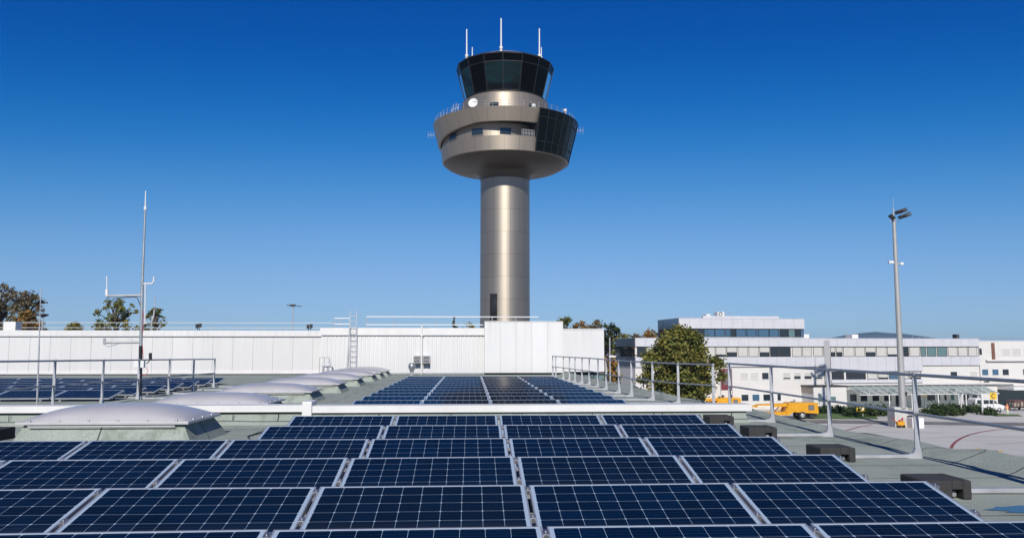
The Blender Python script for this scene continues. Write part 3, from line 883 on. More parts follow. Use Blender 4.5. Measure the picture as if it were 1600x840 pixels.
ballast(-7.85, 13.75, 'black rubber ballast block left of the nearest skylight')

def cable(pts, label):
    tag(MB().path([(x, y, .014) for x, y in pts], .012, 6).build('cable', M['black_plastic']), label, 'cable')
cable([(-3.1, 10.6), (-3.4, 11.6), (-3.3, 12.6), (-3.75, 13.9), (-3.6, 15.2), (-3.3, 15.85)], 'black cable on the felt between the large skylight and the panels')
cable([(3.9, 6.0), (4.15, 7.4), (4.0, 9.0), (4.25, 10.6), (4.1, 12.4), (4.3, 14.6)], 'black cable on the felt between the right panel ends and the ballast blocks')
# ================================================================ ANTENNA MASTS ON THE ROOF
p = Vector((at(218.5, 617, 25).x, 25, 0))
am = empty('antenna_mast', p, label='tall roof antenna mast with two side arms and a grey box', cat='antenna mast')
def rel(px, py, o=am): q = at(px, py, o.location.y) - o.location; return Vector((q.x, 0, q.z))
top = rel(227, 328)
MB().tube((0, 0, 0), rel(220, 540), .06, .055, n=10).build('lower_pole', M['frame_dark'], am)
MB().tube(rel(220, 540), rel(222.5, 440), .050, .043, n=10).tube(rel(222.5, 440), top, .04, .028, n=10).build('pole', M['galv_rail'], am)
MB().tube(top, rel(227.6, 298), .024, .014, n=8).tube(top, rel(227, 323), .045, n=8).build('whip', M['white_paint'], am)
m = MB(); m.tube(rel(222, 461), rel(168, 462), .035, n=8); a_ = m.build('side_arm', M['galv'], am)
m = MB(); m.tube(rel(167, 462), rel(167, 452), .05, n=8); m.tube(rel(167, 452), rel(167, 431), .018, n=6); m.build('whip', M['white_paint'], a_)
m = MB(); m.path([rel(168, 463), rel(172, 470), rel(180, 466), rel(200, 464), rel(214, 464), rel(219, 476), rel(221, 490)], .012, 6); m.build('cable', M['black_plastic'], a_)
m = MB(); m.tube(rel(220, 534.5), rel(163, 535), .035, n=8); a_ = m.build('side_arm', M['galv'], am)
m = MB(); m.tube(rel(163, 538), rel(163, 528), .04, n=8); m.path([rel(163, 537), rel(168, 541), rel(178, 539), rel(185, 536.5)], .012, 6); m.build('bracket', M['galv'], a_)
m = MB(); m.path([rel(223, 443), rel(237, 443), rel(240, 440), rel(240.5, 432)], .024, 8); m.tube(rel(227, 443), rel(226.5, 505), .018, n=6); m.build('side_bracket', M['white_paint'], am)
m = MB(); m.path([rel(224, 506), rel(237, 503), rel(240, 494), rel(241, 484)], .024, 8); m.tube(rel(242, 484), rel(242.5, 464), .014, n=6); m.tube(rel(238, 493), rel(236, 516), .02, n=6); m.build('side_bracket', M['galv'], am)
m = MB(); q0, q1 = rel(213, 574), rel(229, 563); m.bbox(q0.x, q1.x, -.2, -.062, q0.z, q1.z, .012); m.build('junction_box', M['white_paint'], am)
m = MB(); m.tube(rel(235, 561), rel(235, 551), .05, n=8); m.tube(rel(229, 568), rel(234, 563), .015, n=6); m.build('sensor', M['frame_dark'], am)
m = MB(); m.path([rel(224, 560), rel(222, 530), rel(225, 500), rel(223, 478)], .008, 6); m.path([rel(229, 573), rel(231, 580), rel(228, 585), rel(222, 586)], .008, 6); m.build('cable', M['red'], am)
MB().box(-.25, .25, -.25, .25, 0, .04).build('base_plate', M['galv'], am)
p = Vector((at(58.5, 625, 19).x, 19, 0))
lr = empty('lightning_rod', p, label='thin bare pole standing behind the low wall left of the mast', cat='lightning rod')
q = at(64, 449, 19) - p; q1 = at(61, 540, 19) - p
MB().tube((0, 0, 0), (q1.x, 0, q1.z), .022, .018, n=6).tube((q1.x, 0, q1.z), (q.x, 0, q.z), .016, .007, n=6).build('rod', M['galv'], lr)
MB().lathe([(.2, 0), (.2, .08), (.05, .09), (.03, .12)], 16).build('base', M['concrete'], lr)

# ================================================================ CONTROL TOWER
TY = 120.0
TC = at(789, 420, TY)
tw = empty('control_tower', (TC.x, TY, GZ), label='airport control tower with champagne metal shaft and dark glass cab', cat='control tower')
def tz(py): return at(789, py, TY).z - GZ
def tr(hw, py): return hw*mpp(at(789, py, TY))
def Z(py): return tz(py)
r_sh = tr(38.6, 400)
neck = [(r_sh, 0.0)] + [(r_sh, tz(500 - i*10)) for i in range(22)] + [(r_sh, tz(284))]
MB().lathe(neck, 96).build('shaft', M['tower'], tw)
# door in the shaft
zd0, zd1 = tz(501), tz(461)
m = MB(); az0, az1 = -38, -20
m.lathe([(r_sh+.02, zd0), (r_sh+.05, zd0), (r_sh+.05, zd1), (r_sh+.02, zd1)], 8, a0=az0, a1=az1)
m.build('shaft_door', M['frame_dark'], tw)
# neck flare and bowl
rb, zb_ = tr(96, 258), tz(258)
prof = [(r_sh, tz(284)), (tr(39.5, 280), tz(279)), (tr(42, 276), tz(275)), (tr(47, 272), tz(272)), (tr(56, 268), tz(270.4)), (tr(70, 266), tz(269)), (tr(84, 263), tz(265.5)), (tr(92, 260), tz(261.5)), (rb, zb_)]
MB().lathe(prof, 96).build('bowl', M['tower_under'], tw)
zl1 = tz(237.5); rl1 = tr(100, 238)
MB().lathe([(rb, zb_), (rb+.12, zb_+.06), (rl1, zl1), (rl1-.5, zl1+.02), (rl1-1.6, zl1+.03)], 96, hard=True).build('lower_band', M['tower_ring'], tw)
zr0, zr1 = tz(218), tz(199.5); rr0, rr1 = tr(103.5, 219), tr(112, 200)
def rec_r(az):                          # the window wall spirals inwards towards the glass bay
    a = (az + 360) % 360
    if a > 180: a -= 360
    t = min(1, max(0, (a + 100)/125))
    return tr(99, 230) - 0.1 - 1.9*t*t
def ring_bottom(az):
    a = (az + 360) % 360
    if a > 180: a -= 360
    t = min(1, max(0, (a + 95)/70))
    return zr0 - (1-t)*1.5
MB().lathe([(rec_r, zl1), (rec_r, zr0+.25)], 96).build('window_wall', M['tower_ring'], tw)
m = MB()
m.lathe([(tr(94, 222), lambda a: zr0 + .2), (lambda a: rr0-.3, ring_bottom), (lambda a: rr0, lambda a: ring_bottom(a)+.05), (rr1, zr1), (rr1-.15, zr1+.12), (rr1-.4, zr1+.1), (rr1-.45, zr1-.35), (tr(72, 195), zr1-.3)], 96, hard=True)
m.build('upper_ring', M['tower_ring'], tw)
# windows of the window wall and drum
def curved(r0, r1, z0, z1, a0, a1, name, mat, parent, depth=.05):
    ro0, ro1 = r0, r1
    return MB().lathe([(lambda a: r0(a) + depth if callable(r0) else r0+depth, z0), (lambda a: r1(a) + depth if callable(r1) else r1+depth, z1)], 6, a0=a0, a1=a1, smooth=False).build(name, mat, parent)
for pxw in (202, 308, 440):
    s = (pxw - 450)/3/99.0
    azc = math.degrees(math.asin(s)); dw_ = 5.4 if pxw != 202 else 5.0
    z0, z1 = tz(233), tz(223.5)
    w_ = MB().lathe([(lambda a: rec_r(a)+.03, z0-.12), (lambda a: rec_r(a)+.09, z0-.12), (lambda a: rec_r(a)+.09, z1+.12), (lambda a: rec_r(a)+.03, z1+.12)], 6, a0=azc-dw_-.6, a1=azc+dw_+.6, smooth=False).build('window', M['tower_ring'], tw)
    MB().lathe([(lambda a: rec_r(a)+.11, z0), (lambda a: rec_r(a)+.11, z1)], 6, a0=azc-dw_, a1=azc+dw_, smooth=False).build('pane', M['glass'], w_)
# glass bay on the lit side
zb0, zb1 = zb_+.1, zr1+.15
bay_r0, bay_r1 = rb+.25, rr1+.12
A0, A1 = 24, 152
MB().lathe([(bay_r0-.2, zb0-.02), (bay_r0, zb0), (bay_r1, zb1), (bay_r1-.25, zb1+.05), (bay_r1-2.5, zb1+.04)], 16, a0=A0, a1=A1, smooth=False).build('glass_bay', M['bay_glass'], tw)
m = MB()
def bp(az, t, o=.04):
    r = bay_r0 + (bay_r1-bay_r0)*t + o; z = zb0 + (zb1-zb0)*t
    return Vector((r*math.sin(R(az)), -r*math.cos(R(az)), z))
for i in range(17):
    az = A0 + (A1-A0)*i/16
    m.bar(bp(az, 0), bp(az, 1), .09, .06)
for t in (.01, .24, .80, .99):
    for i in range(16): m.bar(bp(A0+(A1-A0)*i/16, t), bp(A0+(A1-A0)*(i+1)/16, t), .07, .08)
m.build('bay_mullion', M['frame_dark'], tw)
m = MB()
r0_, r1_ = rec_r(A0), bay_r0
m.add([(r*math.sin(R(A0)), -r*math.cos(R(A0)), z) for r, z in ((rec_r(A0)-2, zb0), (bay_r0, zb0), (bay_r1, zb1), (rec_r(A0)-2, zb1))], [(0,1,2,3)])
m.build('bay_end_wall', M['frame_dark'], tw)
# balcony rail in the recess
m = MB()
for i in range(9):
    az = 12 + i*1.4
    r = rl1 - .25
    m.tube((r*math.sin(R(az)), -r*math.cos(R(az)), zl1), (r*math.sin(R(az)), -r*math.cos(R(az)), zl1+1.0), .03, n=5)
for i in range(8):
    for h in (.5, 1.0):
        a_, b_ = 12+i*1.4, 12+(i+1)*1.4
        m.tube((r*math.sin(R(a_)), -r*math.cos(R(a_)), zl1+h), (r*math.sin(R(b_)), -r*math.cos(R(b_)), zl1+h), .03, n=5)
m.build('balcony_rail', M['galv'], tw)
# drum under the cab
zd0, zd1 = zr1-.4, tz(165); rd0, rd1 = tr(74, 185), tr(67, 165)
MB().lathe([(rd0, zd0), (rd0, zd0+1.2), (rd1, zd1), (rd1-.25, zd1+.1), (tr(62, 162), zd1+.35), (tr(58, 162), zd1+.4)], 96, hard=True).build('drum', M['tower_ring'], tw)
for pxw, hw_, zp0, zp1 in ((393, 3.6+1.6, 169.5, 160.5), (552, 2.2, 169.5, 162), (640, 6, 177.5, 170), (295, 4.0, 175, 170), (255, 3, 177, 172), (238, 3, 178, 174)):
    s = max(-.99, min(.99, (pxw - 449)/3/71.0)); azc = math.degrees(math.asin(s))
    # front surface is seen higher in the picture than the ring's centre line
    zc_ = lambda py: at(789, py, TY - tr(70, 170)*math.cos(R(azc))).z - GZ
    z0, z1 = zc_(zp0), zc_(zp1)
    def drr(a, z): 
        t = max(0, min(1, (z - zd0 - 1.2)/(zd1 - zd0 - 1.2))); return rd0 + (rd1-rd0)*t
    w_ = MB().lathe([(drr(0, z0)+.07, z0), (drr(0, z1)+.07, z1)], 4, a0=azc-hw_, a1=azc+hw_, smooth=False).build('drum_window', M['glass'], tw)
# terrace railing
m = MB(); r = rr1-.3
for i in range(60):
    az = i*6
    m.tube((r*math.sin(R(az)), -r*math.cos(R(az)), zr1), (r*math.sin(R(az)), -r*math.cos(R(az)), zr1+1.0), .022, n=5)
    for h in (.5, 1.0): m.tube((r*math.sin(R(az)), -r*math.cos(R(az)), zr1+h), (r*math.sin(R(az+6)), -r*math.cos(R(az+6)), zr1+h), .02, n=5)
m.build('terrace_rail', M['galv_rail'], tw)
# the cab: leaning glass, sixteen faces
zc0, zc1 = tz(160.5), tz(109); rc0, rc1 = tr(61.5, 160), tr(74.5, 110)
NF, OFF = 16, -5.0
tsplit = .78
def cp(i, t, o=0.0):
    az = OFF + i*360/NF
    r = (rc0 + (rc1-rc0)*t)/math.cos(PI/NF)*.995 + o
    return Vector((r*math.sin(R(az)), -r*math.cos(R(az)), zc0 + (zc1-zc0)*t))
BLIND = {-3: 1, -2: 1, 1: 1, 2: 1}
for i in range(NF):
    k = i if i < 8 else i - 16
    dark = k in (-2, 1, 2, 6)
    o = MB().add([cp(i, .02), cp(i+1, .02), cp(i+1, tsplit), cp(i, tsplit)], [(0,1,2,3)]).build('cab_pane', M['cab_blind'] if dark else M['cab_clear'], tw)
MB().lathe([((rc0 + (rc1-rc0)*tsplit)/math.cos(PI/NF)*.995, zc0+(zc1-zc0)*(tsplit+.003)), (rc1/math.cos(PI/NF)*.995, zc1)], NF, a0=OFF, a1=OFF+360, smooth=False).build('cab_fascia', M['cab_blind'], tw)
m = MB()
for i in range(NF):
    m.bar(cp(i, 0, .03), cp(i, 1, .03), .10, .10)
    for t in (.01, tsplit, .995): m.bar(cp(i, t, .02), cp(i+1, t, .02), .09, .09)
m.build('cab_mullion', M['frame_dark'], tw)
MB().lathe([(rc1*.4, zc1+.45), (rc1*.9, zc1+.3), (rc1+.05, zc1+.16), (rc1+.10, zc1+.02), (rc1-.1, zc1-.02), (0, zc1-.02)], NF, a0=OFF, a1=OFF+360, smooth=False).lathe([(rc1*.4, zc1+.45), (0, zc1+.5)], NF, a0=OFF, a1=OFF+360).build('cab_roof', M['frame_dark'], tw)
MB().lathe([(0, zc1-.08), (rc1-.25, zc1-.08)], 32).build('cab_ceiling', worn('cab_ceiling_reflected_teal', (.05, .30, .30), .8, 0, .8, .35), tw)  # teal reflections of the panes put into the ceiling colour
MB().lathe([(0, zc0+.05), (rc0-.05, zc0+.05)], 32).build('cab_floor', M['frame_dark'], tw)
m = MB()                                # controllers' desks and screens inside
for k in range(7):
    az = -100 + k*33
    r = rc0*.72
    c = Vector((r*math.sin(R(az)), -r*math.cos(R(az)), zc0))
    m.box(-.9, .9, -.4, .4, .05, 1.0, mat=Matrix.Translation(c) @ Matrix.Rotation(R(az), 4, 'Z'))
    m.box(-.5, .5, -.1, .0, 1.0, 1.7, mat=Matrix.Translation(c) @ Matrix.Rotation(R(az), 4, 'Z'))
m.box(-1.2, 1.0, -.6, .6, .05, 3.0)
m.build('cab_desk', M['black_plastic'], tw)
# roof rail
m = MB(); r = rc1*.62
for i in range(24):
    az = i*15
    m.tube((r*math.sin(R(az)), -r*math.cos(R(az)), zc1+.3), (r*math.sin(R(az)), -r*math.cos(R(az)), zc1+1.3), .025, n=5)
    m.tube((r*math.sin(R(az)), -r*math.cos(R(az)), zc1+1.3), (r*math.sin(R(az+15)), -r*math.cos(R(az+15)), zc1+1.3), .025, n=5)
m.build('roof_rail', M['galv_rail'], tw)
def whip(px, ytop, ybot, dy, r):
    p0 = at(px, ybot, TY+dy); p1 = at(px, ytop, TY+dy)
    o = Vector((TC.x, TY, GZ))
    a_, b_ = p0 - o, p1 - o
    m = MB(); m.tube(a_ - Vector((0, 0, .6)), a_ + (b_-a_)*.12, r*1.5, n=8); m.tube(a_ + (b_-a_)*.12, b_, r, r*.75, n=8)
    m.sphere(a_ + (b_-a_)*.08, r*2.4, n=8, m=6)
    m.build('whip_antenna', M['white_paint'], tw)
whip(783, 29, 79, 0.5, .13); whip(729.3, 46, 91, 0, .12); whip(842.8, 45, 91, 0, .12); whip(738, 74, 90, 3.0, .09); whip(845.8, 74, 92, 3.0, .09)
# dish and terrace equipment
def bolt_on(px, py, dy):
    q = at(px, py, TY+dy); return Vector((q.x-TC.x, dy, q.z-GZ))
c = bolt_on(739.5, 161.5, -rr1*.86)
dm = MB().lathe([(0, -.10), (.25, -.08), (.5, .0), (.68, .14), (.70, .16), (.6, .10), (.3, 0), (0, -.04)], 24)
rotm = Matrix.Translation(c) @ Matrix.Rotation(R(-18), 4, 'Z') @ Matrix.Rotation(R(78), 4, 'X')
dm.v = [tuple(rotm @ Vector(v)) for v in dm.v]
ds = dm.build('dish_antenna', M['white_paint'], tw)
MB().tube(c + Vector((.05, .12, 0)), c + Vector((.05, .15, -1.5)), .06, n=8).build('mount', M['galv'], ds)
def yagi(px, py, dy, w=1.1, vert=True, n=3):
    c = bolt_on(px, py, dy)
    s = -1 if px < 789 else 1
    m = MB()
    m.tube(c, c + Vector((-s*1.4, 0, 0)), .03, n=6)
    for k in range(n):
        cc = c + Vector((-s*.42*k, 0, 0))
        m.tube(cc - Vector((0, 0, w/2)), cc + Vector((0, 0, w/2)), .024, n=5)
    m.build('yagi_antenna', M['galv'], tw)
yagi(669, 211, 1.0, 1.0); yagi(689, 181, -2.0, 1.1, n=4); yagi(911, 204, 1.0, 1.1, n=4); yagi(878, 178, 0, 1.1); yagi(899, 216, 1.0, .9)
m = MB()
for px, y0, y1 in ((707, 183, 163), (711, 181, 161), (715, 180, 162), (704, 184, 170)): m.tube(bolt_on(px, y0, -3), bolt_on(px+2, y1, -3), .04, n=6)
m.tube(bolt_on(704, 172, -3), bolt_on(717, 168, -3), .03, n=5)
m.build('antenna_frame', M['galv'], tw)
m = MB(); m.tube(bolt_on(884, 190, -1), bolt_on(884, 170, -1), .07, n=6); m.bar(bolt_on(880, 180, -1), bolt_on(892, 183, -1), .1, .1)
m.sphere(bolt_on(883, 173, -1), .3); m.sphere(bolt_on(890, 184, -1), .28); m.sphere(bolt_on(881, 184, -1), .22)
m.build('sensor_cluster', M['white_paint'], tw)
m = MB(); m.tube(bolt_on(833, 176, -9), bolt_on(834, 167, -9), .06, n=6); m.sphere(bolt_on(834, 165.5, -9), .32); m.bar(bolt_on(831, 168, -9), bolt_on(837, 168, -9), .2, .15)
m.build('terrace_camera', M['white_paint'], tw)

# ================================================================ OFFICE BUILDING BESIDE THE APRON
BANG = R(6.0)
FP = at(1290, 560, 127.0)
U = Vector((math.cos(BANG), math.sin(BANG), 0)); N_ = Vector((math.sin(BANG), -math.cos(BANG), 0))
ob = empty('office_building', (FP.x, FP.y, GZ), BANG, label='large pale office building with ribbon windows across the apron', cat='building')
def fp(px, py, d=0.0):                   # photo pixel -> along-facade and height, on the plane d metres behind the facade
    dr = ray(px, py); org = Vector((FP.x, FP.y, 0)) - N_*d
    t = (org - EYE).dot(N_)/dr.dot(N_)
    q = EYE + dr*t
    return (q - org).dot(U), q.z - GZ
def sx(px): return fp(px, 560)[0]
def zf(py, ref=1290): return fp(ref, py)[1]
def clad_band(mb, s0, s1, z0, z1, y0=0.0, y1=.24, step=1.72):
    n = max(1, round((s1-s0)/step)); w = (s1-s0)/n
    mb.box(s0, s1, y0+.03, y1, z0+.01, z1-.01, 1)
    for i in range(n): mb.box(s0+i*w+.018, s0+(i+1)*w-.018, y0, y0+.029, z0, z1, 0)
sL, sT0, sT1, sR = sx(993), sx(1062), sx(1259), sx(1531)
z_roof, zt_ = zf(528.5), zf(497.5, 1160)
m = MB(); m.box(sL+.02, sR-.02, .26, 11, 0, z_roof-.02, 0); m.build('wall', M['render'], ob)
m = MB(); m.box(sT0+.02, sT1-.02, .26, 10, z_roof-.02, zt_-.02, 0); m.build('upper_wall', M['clad_side'], ob)
m = MB()
clad_band(m, sL, sR, zf(541), z_roof); clad_band(m, sL, sx(1289), zf(572), zf(557)); clad_band(m, sx(1298), sx(1441), zf(580), zf(557)); clad_band(m, sx(1441), sR, zf(571), zf(557))
clad_band(m, sx(1298), sx(1441), zf(598), zf(593))
m.box(sL-.03, sR+.03, -.05, 11.05, z_roof, z_roof+.06, 0)
m.build('cladding', [M['clad'], M['joint']], ob)
m = MB(); clad_band(m, sT0, sT1, zf(513, 1160), zt_); clad_band(m, sT0, sT1, z_roof+.07, zf(526.5, 1160))
m.box(sT0-.03, sT1+.03, -.05, 10.05, zt_, zt_+.06, 0)
clad_band(m, sx(1101), sx(1221), zt_+.065, zf(493.5, 1160), .3, .6)
m.build('upper_cladding', [M['clad'], M['joint']], ob)
m = MB(); m.box(sx(1288), sx(1297), -.03, .25, zf(598), z_roof-.3, 0); m.build('pilaster', M['pilaster'], ob)
def window(s0, s1, z0, z1, kind, y=.26, fr='frame_dark', fw=.06, parent=ob, proud=.06):
    m = MB()
    yo = y - proud
    m.box(s0, s1, yo, y, z0, z0+fw); m.box(s0, s1, yo, y, z1-fw, z1); m.box(s0, s0+fw, yo, y, z0+fw, z1-fw); m.box(s1-fw, s1, yo, y, z0+fw, z1-fw)
    w = m.build('window', M[fr], parent)
    g_ = {'d': 'glass', 't': 'glass_teal', 'b': 'glass_blue'}.get(kind[0], 'glass')
    cover = {'f': 1.0, 'h': .55, 'q': .8}.get(kind[0], 0)
    if cover < 1: MB().box(s0+fw, s1-fw, y-.02, y-.004, z0+fw, z0+fw+(z1-z0-2*fw)*(1-cover)).build('pane', M[g_], w)
    if cover > 0: MB().box(s0+fw, s1-fw, y-.032, y-.004, z0+fw+(z1-z0-2*fw)*(1-cover)+.004, z1-fw).build('blind', M['blind'], w)
    return w
# top storey ribbon
zz0, zz1 = zf(526.3, 1160), zf(513.2, 1160)
tops = [(1067, 1084, 'd'), (1084, 1102, 'd'), (1102, 1119, 'b'), (1119, 1134, 'b'), (1136, 1143, 'b'), (1144, 1152, 'd'), (1152, 1168, 'b'), (1169, 1184, 'b'), (1187, 1204, 'b'), (1204, 1219, 'b'), (1221, 1234, 'd'), (1234, 1245, 't'), (1245, 1254, 'd')]
for a_, b_, k_ in tops: window(sx(a_)+.02, sx(b_)-.02, zz0, zz1, k_)
# third floor ribbon, part of it behind the tree
zz0, zz1 = zf(556.8), zf(541.2)
third = [(996, 1012, 'd'), (1013, 1030, 'f'), (1050, 1066, 'd'), (1067, 1083, 'f'), (1084, 1101, 'f'), (1102, 1119, 'f'), (1119.5, 1136, 'q'), (1136.5, 1153, 'h'), (1154, 1170, 'f'), (1171, 1187, 'f'), (1188, 1204, 'h'), (1204.5, 1219, 'd'), (1219, 1237, 'd'), (1239, 1254, 'f'), (1255, 1270, 'f'), (1272, 1287, 'f'),
         (1299, 1307, 'h'), (1308, 1318, 'h'), (1319, 1336.5, 'f'), (1337.5, 1353, 'f'), (1354, 1370, 'h'), (1371, 1387, 'f'), (1388, 1404, 'q'), (1405, 1422, 'd'), (1423, 1439, 'f'), (1440, 1449, 't'), (1450, 1465, 't'), (1466, 1482, 't'), (1483, 1498, 'f'), (1499, 1514, 'f'), (1515, 1529, 'f')]
for a_, b_, k_ in third: window(sx(a_)+.02, sx(b_)-.02, zz0, zz1, k_)
# second floor
zz0, zz1 = zf(592.5), zf(580.5)
for a_, b_, k_ in [(1299.5, 1319, 'd'), (1322, 1353, 'd'), (1355, 1371, 'f'), (1372, 1388, 'q'), (1389, 1404, 'b'), (1405, 1420, 'f'), (1421, 1439, 'q')]: window(sx(a_)+.02, sx(b_)-.02, zz0, zz1, k_)
for a_, b_, k_ in [(1156, 1170, 'f'), (1172, 1186, 'f'), (1190, 1202, 'd'), (1223, 1236, 'q'), (1240, 1252, 'h'), (1256, 1269, 'h'), (1273, 1286, 'q'), (1484.5, 1496.5, 'd'), (1515, 1528, 'f')]: window(sx(a_), sx(b_), zz0, zz1, k_, fr='frame_white', fw=.10)
# ground floor
zz0, zz1 = zf(625.5), zf(614)
for a_, b_, k_ in [(1126, 1131, 'd'), (1139, 1145, 'd'), (1157, 1169.5, 'd'), (1174, 1186.5, 'b'), (1191, 1203.5, 'd'), (1213, 1220, 'd')]: window(sx(a_), sx(b_), zz0, zz1, k_, fr='frame_white', fw=.09)
zz0, zz1 = zf(628), zf(615)
for a_, b_, k_ in [(1299, 1305, 't'), (1310, 1322, 'd'), (1326, 1338, 'd'), (1342.5, 1354.5, 'd'), (1361, 1373, 'd'), (1379, 1392, 'd'), (1404, 1412, 'd'), (1421, 1428, 't'), (1446, 1460, 'd'), (1464, 1468, 'd'), (1473, 1478, 'd'), (1483, 1490, 't'), (1503, 1513, 'd'), (1517, 1528, 'd')]: window(sx(a_), sx(b_), zz0, zz1, k_, fr='frame_white', fw=.08)
MB().box(sx(1398), sx(1404), .2, .259, 0.02, zf(612)).build('entrance_door', M['glass'], ob)
MB().box(sx(1429), sx(1437), .2, .259, .02, zf(613)).build('entrance_door', M['glass'], ob)
# canopy line above the ground floor
m = MB(); m.box(sx(1298), sR+6, -.5, .25, zf(601.5), zf(599.5)); m.build('ledge', M['render'], ob)
# side face: cladding with the sky's reflected blue in its colour, and glass bands
for s_, z0, z1, k in ((sL, zf(541), z_roof-.05, 6), (sL, zf(572), zf(557), 6), (sT0, zf(513, 1160), zt_-.05, 5), (sT0, z_roof+.07, zf(526.5, 1160), 5)):
    m = MB(); m.box(s_-.03, s_+.02, .30, .30+1.75*k, z0, z1)
    for i in range(k): m.box(s_-.06, s_-.028, .32+i*1.75, 2.03+i*1.75, z0+.01, z1-.01)
    m.build('side_cladding', M['clad_side'], ob)
for i in range(6):
    y0 = .3 + i*1.75
    MB().box(sL-.03, sL+.02, y0+.04, y0+1.71, zf(557)+.02, zf(541)-.02).build('side_window', M['glass'], ob)
    if i < 5: MB().box(sT0-.03, sT0+.02, y0+.04, y0+1.71, zf(526.3, 1160)+.02, zf(513.2, 1160)-.02).build('side_window', M['glass'], ob)
# porch
m = MB(); p0, p1 = sx(1252), sx(1302)
m.box(p0, p1, -3.4, .255, 0, zf(602)); m.build('porch', M['render'], ob)
m = MB(); m.box(p0-.06, p0-.004, -3.3, .2, zf(612), zf(602.2)-.02); m.build('porch_side_panel', M['brown'], ob)
m = MB(); m.box(p0-.15, p1+.1, -3.55, .25, zf(602)+.004, zf(602)+.14); m.build('porch_roof', M['frame_dark'], ob)
for a_, b_ in ((1257, 1268), (1275, 1286)): window(sx(a_)*.985, sx(b_)*.985, zf(626), zf(616), 't', y=-3.4, fr='frame_white', fw=.09)
# roof plant
m = MB()
for a_, b_, y0 in ((1129, 1140, 486.5), (1111, 1118, 490)): m.bbox(sx(a_), sx(b_), 1.5, 3, zt_+.05, zf(y0, 1160), .05)
u_ = m.build('air_handler', M['white_paint'], ob)
s_ = sx(1133.5); zc_ = zf(490, 1160)
dm = MB(); 
for i in range(16): dm.tube((s_+.28*math.cos(i*PI/8), 1.44, zc_+.28*math.sin(i*PI/8)), (s_+.28*math.cos((i+1)*PI/8), 1.44, zc_+.28*math.sin((i+1)*PI/8)), .05, n=6)
dm.build('fan_ring', M['frame_dark'], u_)
m = MB()
for px, y0 in ((1228, 489), (1148, 488), (1155, 487)): m.tube((sx(px), 3, zt_), (sx(px), 3, zf(y0, 1160)), .05, n=6)
m.build('roof_aerial', M['galv'], ob)
# roof-edge odds and ends on the lower roof
m = MB()
for px, w in ((1355, 10), (1272, 14)): m.bbox(sx(px), sx(px+w), 4, 6, z_roof+.05, z_roof+.75, .05)
m.build('roof_box', M['white_paint'], ob)
m = MB()
for a_, b_ in ((1440, 1504), (1512, 1530)):
    m.tube((sx(a_), 2, z_roof+.9), (sx(b_), 2, z_roof+.9), .03, n=5)
    k = a_
    while k < b_: m.tube((sx(k), 2, z_roof), (sx(k), 2, z_roof+.9), .025, n=5); k += 10
m.build('roof_rail', M['galv'], ob)

# cream wing on the far right
cw = empty('cream_wing', (FP.x, FP.y, GZ), BANG, label='cream rendered wing at the right end of the office building', cat='building')
sE = sx(1690)
m = MB(); m.box(sR+.02, sE, .1, 12, zf(605), zf(532.5)); m.box(sx(1556), sE, 3.5, 12, 0, zf(605)-.01); m.box(sR+.02, sx(1556), .1, 12, 0, zf(605)-.01); m.build('wall', M['render'], cw)
m = MB(); m.box(sR, sE, .02, 12.1, zf(532.5)+.003, zf(532.5)+.12); m.build('roof_edge', M['coping'], cw)
m = MB(); m.box(sx(1540), sE, -.35, .095, zf(564.5), zf(562)); m.build('ledge', M['render'], cw)
m = MB(); m.box(sx(1550.5), sx(1555), -.05, .095, zf(562), zf(535)); m.build('rust_panel', worn('rust', (.16, .075, .05), .8), cw)
m = MB(); m.box(sx(1556), sE, -3.5, 3.4, zf(610), zf(605.5)); m.build('car_port_roof', M['coping'], cw)
m = MB(); m.box(sx(1558), sE, 3.3, 3.48, .1, zf(611)); m.build('car_port_shutter', M['glass_teal'], cw)
for a_, b_, k_ in [(1566, 1580, 'f'), (1582, 1597, 'f'), (1600, 1614, 'f')]: window(sx(a_), sx(b_), zf(556), zf(543.5), k_, y=.1, fr='frame_white', fw=.08, parent=cw)
window(sx(1531.5), sx(1535), zf(554), zf(544), 'd', y=.1, parent=cw)
for a_, b_, k_ in [(1533, 1544, 'b'), (1549, 1560, 'b'), (1565, 1576, 'd'), (1597, 1608, 'd')]: window(sx(a_), sx(b_), zf(588), zf(577), k_, y=.1, fr='frame_white', fw=.08, parent=cw)
for a_ in (1536, 1568): MB().box(sx(a_), sx(a_+8), .03, .095, zf(598.6), zf(597)).build('vent_slot', M['frame_dark'], cw)
m = MB(); 
for k in range(1532, 1690, 14): m.tube((sx(k), 2, zf(532)), (sx(k), 2, zf(525)), .025, n=5)
m.tube((sx(1532), 2, zf(525)), (sx(1690), 2, zf(525)), .03, n=5); m.build('roof_rail', M['galv'], cw)
m = MB(); m.bbox(sx(1516), sx(1521), 3, 4, z_roof, z_roof+.8, .05); tag(m.build('roof_camera', M['black_plastic'], ob))

